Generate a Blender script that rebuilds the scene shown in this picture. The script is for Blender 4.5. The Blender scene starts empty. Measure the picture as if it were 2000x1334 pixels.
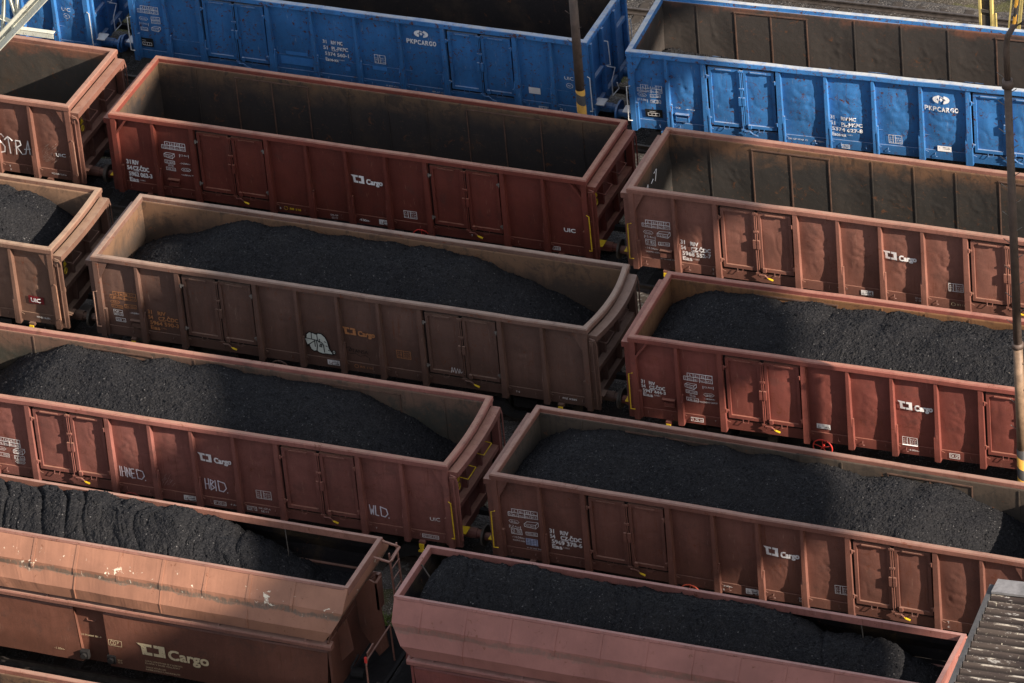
import bpy, math, random
import numpy as np
from mathutils import Matrix, Vector
from mathutils.geometry import tessellate_polygon
R = math.radians
scene = bpy.context.scene
COL = scene.collection

# ---------------------------------------------------------------- camera, sky, sun, exposure
cam = bpy.data.cameras.new("camera"); camo = bpy.data.objects.new("camera", cam); COL.objects.link(camo)
cam.sensor_width = 36; cam.lens = 210.677; cam.clip_start = 1; cam.clip_end = 3000
_r = Vector((0.92762006, 0.36510894, -0.07884464)); _u = Vector((-0.14142048, 0.53866203, 0.83056815)); _d = Vector((-0.34571848, 0.75930144, -0.55130759))
M = Matrix((( _r.x, _u.x, -_d.x, 55.98463843), (_r.y, _u.y, -_d.y, -115.45783849), (_r.z, _u.z, -_d.z, 80.93702178), (0, 0, 0, 1)))
camo.matrix_world = M
scene.camera = camo
SUN = Vector((1.0, -0.27, 0.54)).normalized()
EL = math.asin(SUN.z); AZ = math.atan2(SUN.x, SUN.y)
world = bpy.data.worlds.new("World"); scene.world = world; world.use_nodes = True
wn = world.node_tree.nodes; wl = world.node_tree.links
sky = wn.new('ShaderNodeTexSky'); sky.sky_type = 'NISHITA'; sky.sun_disc = False
sky.sun_elevation = EL; sky.sun_rotation = AZ
cn = wn.new('ShaderNodeTexNoise'); cn.inputs['Scale'].default_value = 2.5; cn.inputs['Detail'].default_value = 5; ct = wn.new('ShaderNodeTexCoord'); wl.new(ct.outputs['Generated'], cn.inputs['Vector'])
cr = wn.new('ShaderNodeMapRange'); cr.inputs['From Min'].default_value = .35; cr.inputs['From Max'].default_value = .65; cr.inputs['To Max'].default_value = .75; wl.new(cn.outputs['Fac'], cr.inputs['Value'])
cm = wn.new('ShaderNodeMix'); cm.data_type = 'RGBA'; wl.new(cr.outputs[0], cm.inputs[0]); wl.new(sky.outputs[0], cm.inputs[6]); cm.inputs[7].default_value = (8.5, 8.3, 8.6, 1)
wl.new(cm.outputs[2], wn['Background'].inputs[0]); wn['Background'].inputs[1].default_value = 0.070
sl = bpy.data.lights.new("sun", 'SUN'); sl.energy = 5.0; sl.angle = R(0.53); sl.color = (1.0, 0.87, 0.74)
so = bpy.data.objects.new("sun", sl); COL.objects.link(so); so.rotation_euler = SUN.to_track_quat('Z', 'Y').to_euler()
scene.view_settings.view_transform = 'Standard'; scene.view_settings.look = 'None'
scene.view_settings.exposure = 1.08; scene.view_settings.gamma = 1.0

# ---------------------------------------------------------------- helpers
def tag(o, label=None, cat=None, group=None, kind=None):
    for k, v in (('label', label), ('category', cat), ('group', group), ('kind', kind)):
        if v: o[k] = v
    return o
def empty(name, loc, yaw=0):
    o = bpy.data.objects.new(name, None); o.empty_display_size = .3; COL.objects.link(o)
    o.location = loc; o.rotation_euler = (0, 0, R(yaw)); return o
def link(name, verts, faces, mat, parent=None, smooth=False):
    me = bpy.data.meshes.new(name); me.from_pydata([tuple(v) for v in verts], [], faces); me.materials.append(mat)
    if smooth: me.polygons.foreach_set('use_smooth', [True] * len(me.polygons))
    me.update(); o = bpy.data.objects.new(name, me); COL.objects.link(o)
    if parent: o.parent = parent
    return o
class MB:
    def __init__(s): s.v = []; s.f = []
    def add(s, v, f):
        n = len(s.v); s.v += [tuple(p) for p in v]; s.f += [tuple(i + n for i in q) for q in f]; return s
    def box(s, x0, x1, y0, y1, z0, z1):
        return s.add([(x0,y0,z0),(x1,y0,z0),(x1,y1,z0),(x0,y1,z0),(x0,y0,z1),(x1,y0,z1),(x1,y1,z1),(x0,y1,z1)],
                     [(0,3,2,1),(4,5,6,7),(0,1,5,4),(1,2,6,5),(2,3,7,6),(3,0,4,7)])
    def prism(s, poly, axis, a, b):
        # poly: 2D points; axis 'x': (y,z), 'y': (x,z), 'z': (x,y)
        def p(q, t): return {'x': (t, q[0], q[1]), 'y': (q[0], t, q[1]), 'z': (q[0], q[1], t)}[axis]
        n = len(poly); v = [p(q, a) for q in poly] + [p(q, b) for q in poly]
        tr = tessellate_polygon([[Vector((q[0], q[1], 0)) for q in poly]])
        f = [tuple(t) for t in tr] + [tuple(i + n for i in reversed(t)) for t in tr]
        f += [(i, (i + 1) % n, (i + 1) % n + n, i + n) for i in range(n)]
        return s.add(v, f)
    def tube(s, pts, r, seg=8, r2=None, cap=True):
        pts = [Vector(p) for p in pts]; v = []; f = []; N = len(pts)
        up = None
        for i, p in enumerate(pts):
            t = (pts[min(i + 1, N - 1)] - pts[max(i - 1, 0)]).normalized()
            if up is None or abs(up.dot(t)) > .95: up = Vector((0, 0, 1)) if abs(t.z) < .9 else Vector((1, 0, 0))
            a = t.cross(up).normalized(); b = a.cross(t).normalized()
            rr = r if r2 is None else r + (r2 - r) * i / (N - 1)
            for k in range(seg):
                c = 2 * math.pi * k / seg; v.append(p + a * math.cos(c) * rr + b * math.sin(c) * rr)
        for i in range(N - 1):
            for k in range(seg):
                f.append((i*seg+k, i*seg+(k+1) % seg, (i+1)*seg+(k+1) % seg, (i+1)*seg+k))
        if cap: f += [tuple(range(seg))[::-1], tuple((N-1)*seg + k for k in range(seg))]
        return s.add(v, f)
    def torus(s, c, axis, Rr, r, n=28, m=8):
        c = Vector(c); ax = Vector(axis).normalized(); a = ax.orthogonal().normalized(); b = ax.cross(a)
        v = []; f = []
        for i in range(n):
            t = 2*math.pi*i/n; d = a*math.cos(t) + b*math.sin(t)
            for k in range(m):
                q = 2*math.pi*k/m; v.append(c + d*(Rr + r*math.cos(q)) + ax*r*math.sin(q))
        for i in range(n):
            for k in range(m): f.append((i*m+k, ((i+1) % n)*m+k, ((i+1) % n)*m+(k+1) % m, i*m+(k+1) % m))
        return s.add(v, f)
    def beam(s, p, q, w, h, up=(0,0,1)):
        p = Vector(p); q = Vector(q); t = (q-p).normalized(); a = t.cross(Vector(up)).normalized(); b = a.cross(t).normalized()
        v = []
        for e in (p, q):
            for i, j in ((-1,-1),(1,-1),(1,1),(-1,1)): v.append(e + a*i*w/2 + b*j*h/2)
        return s.add(v, [(0,1,2,3),(7,6,5,4),(0,4,5,1),(1,5,6,2),(2,6,7,3),(3,7,4,0)])
    def build(s, name, mat, parent=None, smooth=False): return link(name, s.v, s.f, mat, parent, smooth)
def grid_mesh(name, X, Y, Z, mat, parent=None, smooth=True):
    ny, nx = X.shape
    co = np.stack([X, Y, Z], -1).reshape(-1, 3).astype(np.float32)
    idx = np.arange(nx*ny).reshape(ny, nx)
    q = np.stack([idx[:-1,:-1], idx[:-1,1:], idx[1:,1:], idx[1:,:-1]], -1).reshape(-1, 4)
    me = bpy.data.meshes.new(name); me.vertices.add(len(co)); me.vertices.foreach_set('co', co.ravel())
    me.loops.add(q.size); me.loops.foreach_set('vertex_index', q.ravel().astype(np.int32))
    me.polygons.add(len(q)); me.polygons.foreach_set('loop_start', np.arange(0, q.size, 4, dtype=np.int32))
    me.polygons.foreach_set('loop_total', np.full(len(q), 4, dtype=np.int32))
    me.polygons.foreach_set('use_smooth', np.full(len(q), smooth)); me.update(calc_edges=True); me.validate()
    me.materials.append(mat); o = bpy.data.objects.new(name, me); COL.objects.link(o)
    if parent: o.parent = parent
    return o
class VN:                                                   # smooth value noise
    def __init__(s, seed): s.g = np.random.RandomState(seed).rand(256, 256)*2 - 1
    def __call__(s, x, y, sc):
        x = np.asarray(x, float)*sc + 50; y = np.asarray(y, float)*sc + 50
        i = np.floor(x).astype(int); j = np.floor(y).astype(int); u = x-i; v = y-j
        u = u*u*u*(u*(u*6-15)+10); v = v*v*v*(v*(v*6-15)+10)
        g = s.g; a = g[i%256, j%256]; b = g[(i+1)%256, j%256]; c = g[i%256, (j+1)%256]; d = g[(i+1)%256, (j+1)%256]
        return (a*(1-u)+b*u)*(1-v) + (c*(1-u)+d*u)*v

# ---------------------------------------------------------------- materials
class NT:
    def __init__(s, name, rough=.6, metal=0., spec=.35):
        s.m = bpy.data.materials.new(name); s.m.use_nodes = True; s.t = s.m.node_tree; s.b = s.t.nodes['Principled BSDF']
        s.b.inputs['Roughness'].default_value = rough; s.b.inputs['Metallic'].default_value = metal
        s.b.inputs['Specular IOR Level'].default_value = spec
        s.tc = s.t.nodes.new('ShaderNodeTexCoord').outputs['Object']
    def n(s, typ): return s.t.nodes.new(typ)
    def L(s, a, b): s.t.links.new(a, b)
    def mapv(s, scale=(1,1,1), off=(0,0,0)):
        m = s.n('ShaderNodeMapping'); m.inputs['Scale'].default_value = scale; m.inputs['Location'].default_value = off
        s.L(s.tc, m.inputs['Vector']); return m.outputs[0]
    def noise(s, sc, det=4, rough=.55, vec=None, dist=0):
        n = s.n('ShaderNodeTexNoise'); n.inputs['Scale'].default_value = sc; n.inputs['Detail'].default_value = det
        n.inputs['Roughness'].default_value = rough; n.inputs['Distortion'].default_value = dist
        s.L(vec or s.tc, n.inputs['Vector']); return n.outputs['Fac']
    def ramp(s, fac, a, b, c0=0., c1=1.):
        r = s.n('ShaderNodeMapRange'); r.inputs['From Min'].default_value = a; r.inputs['From Max'].default_value = b
        r.inputs['To Min'].default_value = c0; r.inputs['To Max'].default_value = c1; r.interpolation_type = 'SMOOTHSTEP'
        s.L(fac, r.inputs['Value']); return r.outputs[0]
    def math(s, op, a, b):
        m = s.n('ShaderNodeMath'); m.operation = op
        for i, q in enumerate((a, b)):
            if isinstance(q, (int, float)): m.inputs[i].default_value = q
            else: s.L(q, m.inputs[i])
        return m.outputs[0]
    def mix(s, fac, a, b, mode='MIX'):
        m = s.n('ShaderNodeMix'); m.data_type = 'RGBA'; m.blend_type = mode
        for i, q in ((0, fac), (6, a), (7, b)):
            if isinstance(q, (int, float)): m.inputs[i].default_value = q
            elif isinstance(q, tuple): m.inputs[i].default_value = (*q, 1)
            else: s.L(q, m.inputs[i])
        return m.outputs[2]
    def bump(s, h, strength=.3, dist=.01):
        b = s.n('ShaderNodeBump'); b.inputs['Strength'].default_value = strength; b.inputs['Distance'].default_value = dist
        s.L(h, b.inputs['Height']); s.L(b.outputs[0], s.b.inputs['Normal'])
    def nz(s):
        g = s.n('ShaderNodeNewGeometry'); x = s.n('ShaderNodeSeparateXYZ'); s.L(g.outputs['True Normal'], x.inputs[0]); return x.outputs[2]
    def z(s):
        x = s.n('ShaderNodeSeparateXYZ'); s.L(s.tc, x.inputs[0]); return x.outputs[2]
    def done(s, col):
        if isinstance(col, tuple): s.b.inputs['Base Color'].default_value = (*col, 1)
        else: s.L(col, s.b.inputs['Base Color'])
        return s.m
def sc(c, k): return tuple(min(1, v*k) for v in c)
def paint(name, base, seed=0, rust=(.11,.035,.014), rustamt=.62, dust=(.30,.20,.15), dustamt=.5, rough=.55, grime=.35, chips=None, streak=.3):
    n = NT(name, rough); off = (seed*7.3, seed*3.1, seed*1.7)
    v = n.mapv(off=off)
    a = n.noise(.8, 5, .6, v)
    c = n.mix(n.ramp(a, .3, .7), sc(base, .78), sc(base, 1.18))
    px = n.n('ShaderNodeSeparateXYZ'); n.L(n.tc, px.inputs[0]); wn_ = n.n('ShaderNodeTexWhiteNoise'); wn_.noise_dimensions = '1D'
    n.L(n.math('ADD', n.math('ROUND', n.math('ADD', n.math('DIVIDE', px.outputs[0], 1.075), .5), 0), seed*1.37), wn_.inputs['W'])
    c = n.mix(n.ramp(wn_.outputs['Value'], 0, 1, 0, .28), c, sc(base, .62))
    s2 = n.noise(1, 4, .6, n.mapv((7, 7, .7), off)); c = n.mix(n.ramp(s2, .45, .75, 0, streak), c, sc(base, .5))
    s3 = n.noise(1, 3, .6, n.mapv((22, 22, .9), off)); c = n.mix(n.math('MULTIPLY', n.ramp(s3, .60, .70), n.ramp(n.noise(.8, 3, .5, v), .42, .62, 0, .55)), c, rust)
    c = n.mix(n.ramp(n.noise(2.2, 6, .7, v, .4), .52, .7, 0, grime), c, (.05, .035, .03))
    c = n.mix(n.ramp(n.noise(30, 3, .6, v), .35, .75, 0, .18), c, sc(base, 1.6))
    if chips:
        c = n.mix(n.math('MULTIPLY', n.ramp(n.noise(5.5, 5, .7, n.mapv(off=(off[0]+9, 4, 2)), 1.), .64, .67), n.ramp(n.noise(.9, 2, .5, v), .45, .55)), c, chips)
    f = n.math('MULTIPLY', n.ramp(n.noise(9, 5, .75, v, .8), rustamt, rustamt+.03), n.ramp(n.noise(1.3, 3, .6, v), .34, .5))
    c = n.mix(f, c, rust)
    nzf = n.ramp(n.nz(), .5, .95)
    d = n.math('MULTIPLY', nzf, n.ramp(n.noise(4, 6, .7, v), .2, .6, .25, 1.)); d = n.math('MULTIPLY', d, dustamt)
    c = n.mix(d, c, dust)
    sv = n.mapv((3.2, 3.2, 14), off); sv2 = n.mapv((16, 16, 2.2), off)
    scr = n.math('MULTIPLY', n.ramp(n.math('ABSOLUTE', n.math('SUBTRACT', n.noise(2.6, 3, .6, v, 1.2), .5), 0), .012, .004), n.ramp(n.noise(1.9, 3, .6, v), .54, .64)); c = n.mix(n.math('MULTIPLY', scr, .7), c, rust)
    c = n.mix(n.ramp(n.noise(1, 5, .7, sv), .60, .74, 0, .45), c, sc(base, .42))
    c = n.mix(n.ramp(n.noise(1, 4, .7, sv2), .60, .76, 0, .35), c, dust)
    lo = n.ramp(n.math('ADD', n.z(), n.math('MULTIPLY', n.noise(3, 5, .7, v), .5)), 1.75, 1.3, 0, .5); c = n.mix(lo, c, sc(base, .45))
    n.bump(n.noise(22, 5, .65, v), .3, .008)
    return n.done(c)
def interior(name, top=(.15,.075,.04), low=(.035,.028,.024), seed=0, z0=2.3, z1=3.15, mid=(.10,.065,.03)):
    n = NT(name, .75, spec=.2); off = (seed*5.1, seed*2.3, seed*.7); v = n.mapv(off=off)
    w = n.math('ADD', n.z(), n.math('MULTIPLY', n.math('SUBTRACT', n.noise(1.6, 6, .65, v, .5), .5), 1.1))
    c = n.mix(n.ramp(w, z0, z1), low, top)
    c = n.mix(n.ramp(n.noise(.9, 5, .6, v), .45, .7, 0, .6), c, mid)
    c = n.mix(n.ramp(n.noise(1, 4, .6, n.mapv((9, 9, 1.), off)), .5, .75, 0, .5), c, sc(low, .8))
    c = n.mix(n.ramp(n.noise(14, 4, .7, v), .58, .75, 0, .4), c, sc(top, 1.2))
    c = n.mix(n.math('MULTIPLY', n.ramp(n.noise(2.4, 7, .75, v, .8), .52, .60), .55), c, sc(low, .9))
    c = n.mix(n.math('MULTIPLY', n.ramp(n.noise(3.1, 7, .75, n.mapv(off=(off[0]+4, 7, 1)), .8), .60, .66), .7), c, (.13, .055, .025))
    c = n.mix(n.ramp(n.noise(1, 4, .6, n.mapv((3, 3, 26), off)), .66, .74, 0, .4), c, sc(top, 1.5))
    n.bump(n.noise(16, 6, .7, v), .4, .012); return n.done(c)
def plain(name, col, rough=.6, metal=0., var=.25, sc_=6, spec=.35):
    n = NT(name, rough, metal, spec); c = n.mix(n.ramp(n.noise(sc_, 5, .65), .3, .7), sc(col, 1-var), sc(col, 1+var))
    n.bump(n.noise(sc_*4, 3), .15, .004); return n.done(c)
def worn(name, col, amt=.62, seed=0, fade=None):
    # lettering paint with worn specks showing the darker ground
    n = NT(name, .6); v = n.mapv(off=(seed*3.3, 0, 0)); c = n.mix(n.ramp(n.noise(26, 3, .6, v), amt, amt+.08), col, fade or sc(col, .35))
    c = n.mix(n.ramp(n.noise(3, 3), .4, .7, 0, .35), c, sc(col, .7)); return n.done(c)
def coal_mat():
    n = NT('coal', .75, spec=.16)
    c = n.mix(n.ramp(n.noise(1.2, 4), .3, .7), (.0050, .0054, .0068), (.0100, .0099, .0106))
    vo = n.n('ShaderNodeTexVoronoi'); vo.inputs['Scale'].default_value = 42; n.L(n.tc, vo.inputs['Vector'])
    x = n.n('ShaderNodeSeparateColor'); n.L(vo.outputs['Color'], x.inputs[0])
    c = n.mix(n.ramp(x.outputs[0], .5, 1., 0, .6), c, (.028, .0275, .029))
    c = n.mix(n.ramp(x.outputs[1], .990, .998, 0, .6), c, (.15, .145, .14))  # sparse pale cells: coal glints painted into the colour
    c = n.mix(n.ramp(x.outputs[2], 0, .3, .7, 0), c, (.006, .006, .008))
    n.bump(n.noise(45, 4, .7), .6, .015); return n.done(c)
COAL = coal_mat()
DARK = plain('dark_underframe', (.012, .011, .011), .8)
STEEL = plain('rail_steel', (.10, .085, .075), .45, .6)
WOOD = plain('sleeper_wood', (.035, .028, .022), .85)
WHITE = worn('white_lettering', (.78, .76, .74), .70); WHITE2 = worn('worn_white_lettering', (.74, .74, .74), .60, 3, (.03, .08, .2))
FADED = worn('faded_orange_lettering', (.46, .20, .08), .60, 5, (.12, .06, .04)); YEL = plain('yellow_paint', (.62, .42, .02), .5, var=.15)
CREAM = worn('aged_cream_lettering', (.66, .54, .33), .60, 8, (.12, .06, .04))
BLACK = plain('black_paint', (.012, .012, .012), .6); REDP = plain('red_wheel_paint', (.55, .045, .035), .45)
WRAIL = plain('white_handrail', (.6, .6, .58), .5, var=.1); GRIME = plain('greasy_steel', (.06, .05, .04), .6)
SILV = plain('grey_hinge_steel', (.20, .18, .16), .5, .3)

# ---------------------------------------------------------------- lettering
_tcache = {}
def glyphs(txt, size):
    if txt in _tcache: me = _tcache[txt]
    else:
        cu = bpy.data.curves.new('t', 'FONT'); cu.body = txt; cu.size = 1; cu.resolution_u = 3
        ob = bpy.data.objects.new('t', cu); COL.objects.link(ob)
        dg = bpy.context.evaluated_depsgraph_get(); m = ob.evaluated_get(dg).to_mesh()
        me = ([(v.co.x, v.co.y) for v in m.vertices], [tuple(p.vertices) for p in m.polygons])
        ob.evaluated_get(dg).to_mesh_clear(); bpy.data.objects.remove(ob); bpy.data.curves.remove(cu); _tcache[txt] = me
    return [(x*size, y*size) for x, y in me[0]], me[1]
class Sheet:                                                # flat marks in (x, z), laid on a panel later
    def __init__(s): s.v = []; s.f = []; s.o = []; s.lock = False; s.k = 0; s.nm = {}; s.t = []
    def _a(s, v, f, o=0.):
        n = len(s.v); s.v += v; s.t += [s.k]*len(f); s.f += [tuple(i+n for i in q) for q in f]; s.o += [o]*len(v); return s
    def text(s, txt, x, z, h, w=None, bold=0, sx=1., o=0., sheet=None):
        if not s.lock and len(txt) > 1: s.k += 1
        v, f = glyphs(txt, h/.72)
        if w: sx = w/max(1e-6, max(p[0] for p in v)-min(p[0] for p in v))
        m0 = min(p[0] for p in v)
        for dx, dz in ([(0, 0)] + ([(bold, 0), (0, bold), (bold, bold)] if bold else [])):
            s._a([(x + (p[0]-m0)*sx + dx, z + p[1] + dz) for p in v], f, o + (dx+dz)*.02)
        return s
    def poly(s, pts, x=0, z=0, k=1, kz=None, o=0.):
        kz = kz or k; tr = tessellate_polygon([[Vector((p[0], p[1], 0)) for p in pts]])
        return s._a([(x+p[0]*k, z+p[1]*kz) for p in pts], [tuple(t) for t in tr], o)
    def line(s, pts, w, o=0., closed=False):
        P = [np.array(p, float) for p in pts]
        if closed: P.append(P[0])
        for i in range(len(P)-1):
            d = P[i+1]-P[i]; L = np.linalg.norm(d)
            if L < 1e-6: continue
            d = d/L; nn = np.array([-d[1], d[0]])*w/2; e = d*w*.35; a, b = P[i]-e, P[i+1]+e
            s._a([tuple(a+nn), tuple(b+nn), tuple(b-nn), tuple(a-nn)], [(0,1,2,3)], o + (i % 2)*.0006)
        return s
    def rect(s, x, z, w, h, t=.012): return s.line([(x,z),(x+w,z),(x+w,z+h),(x,z+h)], t, closed=True)
    def fill(s, x, z, w, h, o=0.): return s.poly([(x,z),(x+w,z),(x+w,z+h),(x,z+h)], o=o)
    def build(s, name, mat, parent, surf):
        if not s.v: return None
        a = np.array(s.v); a[:,0] -= (0 if parent.name.startswith('blue') else .02)*(a[:,1] > 1.25); a[:,1] -= .015
        y = surf(a[:,0], a[:,1]) - np.array(s.o)
        V = np.stack([a[:,0], y, a[:,1]], -1); out = None
        for k in sorted(set(s.t)):
            fs = [f for f, t in zip(s.f, s.t) if t == k]; ids = sorted({i for f in fs for i in f}); mp = {i: j for j, i in enumerate(ids)}
            out = link(s.nm.get(k, name), V[ids], [tuple(mp[i] for i in f) for f in fs], mat, parent)
        return out
def piece(nm):
    def deco(fn):
        def run(s, *a, **k):
            if s.lock: return fn(s, *a, **k)
            s.k += 1; s.nm[s.k] = nm; s.lock = True; fn(s, *a, **k); s.lock = False; s.k += 1; s.nm[s.k] = 'lettering'
        return run
    return deco
LOGO_L = [(-.16,1),(.47,1),(.47,.76),(.24,.76),(.26,.26),(.47,.26),(.47,0),(.06,0),(.02,.74),(-.07,.86)]
LOGO_R = [(.55,1),(1,1),(1.02,0),(.53,0),(.53,.26),(.76,.26),(.75,.74),(.55,.74)]
@piece('logo')
def logo(s, x, z, h=.21, w=.34, cargo=True, cx=None, cw=.47):
    w = .31; s.poly(LOGO_L, x, z, w, h); s.poly(LOGO_R, x, z, w, h)
    if cargo: s.text('Cargo', x+w+.06, z, .15, .42, bold=.016)
@piece('load_table')
def load_table(s, x, z, w=.68):
    s.rect(x+.1, z+.11, w-.1, .1, .013); s.rect(x, z, w, .1, .013)
    for i in range(1, 4): s.line([(x+.1+(w-.1)*i/4, z+.11), (x+.1+(w-.1)*i/4, z+.21)], .013)
    for i in range(4): s.line([(x+.1+(w-.1)*i/4, z), (x+.1+(w-.1)*i/4, z+.1)], .013)
    for i, t in enumerate(('A', 'B1', 'B2', 'C')): s.text(t, x+.14+(w-.1)*i/4, z+.13, .06)
    s.text('S', x+.03, z+.02, .06)
    for i, t in enumerate(('40,2', '48,2', '56,2', '67,0')): s.text(t, x+.115+(w-.1)*i/4, z+.025, .05, .11)
@piece('volume_symbol')
def cuboid(s, x, z, w=.3, h=.16, t='72.0m'):
    s.line([(x,z+.02),(x,z+.1),(x+.07,z+h),(x+w,z+h),(x+w,z+.07),(x+w-.07,z-.01),(x,z+.02)], .013)
    s.line([(x,z+.1),(x+w-.07,z+.09),(x+w,z+h)], .013); s.line([(x+w-.07,z+.09),(x+w-.07,z-.01)], .013); s.text(t, x+.02, z+.02, .055, w-.12)
@piece('area_symbol')
def hexa(s, x, z, w=.26, h=.09, t='36.0m'):
    s.line([(x,z+h/2),(x+.05,z+h),(x+w-.05,z+h),(x+w,z+h/2),(x+w-.05,z),(x+.05,z)], .009, closed=True); s.text(t, x+.05, z+.02, .05, w-.1)
@piece('boxed_figure')
def boxed(s, x, z, w, h, t): s.rect(x, z, w, h, .013); s.text(t, x+.02, z+.02, h-.04, w-.04)
@piece('length_figure')
def span(s, x, z, w, t): s.line([(x,z-.03),(x,z+.05)], .013); s.line([(x+w,z-.03),(x+w,z+.05)], .013); s.text(t, x+.03, z, .055, w-.06)
@piece('inspection_grid')
def rev_grid(s, x, z, w=.34, h=.21):
    s.rect(x, z, w, h, .013); s.line([(x+w*.33,z),(x+w*.33,z+h)], .013); s.line([(x+w*.5,z),(x+w*.5,z+h)], .013)
    for i, t in enumerate(('DK 12', 'GP 08', 'SZ 15')): s.text(t, x+.02, z+.02+i*.06, .04, w*.26)
    for i, t in enumerate(('25.09', '13.27', 'REV')): s.text(t, x+w*.54, z+.02+i*.06, .04, w*.4)
@piece('wagon_number')
def number(s, x, z, l3, l4='Eas', who='CZ-ČDC', dz=.155, w=.62, top='RIV', h=.105, b=.008, off=None):
    off = off or w*.36
    s.text('31', x, z, h, h*.95, b); s.text(top, x+off, z, h, w*.27 if top == 'RIV' else w*.48, b)
    s.text('54' if 'CZ' in who else '51', x, z-dz, h, h*1.1, b); s.text(who, x+off, z-dz, h, w*.68, b)
    s.line([(x+off, z-dz-.02), (x+off+w*.26, z-dz-.02)], .012)
    s.text(l3, x+.03, z-2*dz, h, w, b); s.text(l4, x+.03, z-3*dz+.01, h, .24 if l4 == 'Eas' else .36, b); s.text('11001', x+.32+(.1 if l4 != 'Eas' else 0), z-3*dz+.06, .04, .14)
def stripe_label(W, K, x, z, w=.33, h=.15):
    W.fill(x, z, w, h); K.poly([(x+w*.42,z+.02),(x+w*.95,z+.02),(x+w*.95,z+.05)], o=.003); K.poly([(x+w*.42,z+.065),(x+w*.9,z+.065),(x+w*.9,z+.09),(x+w*.42,z+.075)], o=.003)
    K.text('MAX 120', x+w*.42, z+.1, .035, .16, o=.003); K.text('I', x+.05, z+.05, .06, o=.003); K.line([(x+.03,z+.04),(x+.11,z+.04)], .01, o=.003)

@piece('company_name')
def word(s, t, x, z, h, st, b):
    for i, ch in enumerate(t): s.text(ch, x+i*st, z, h, st*.78, bold=b)

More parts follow.
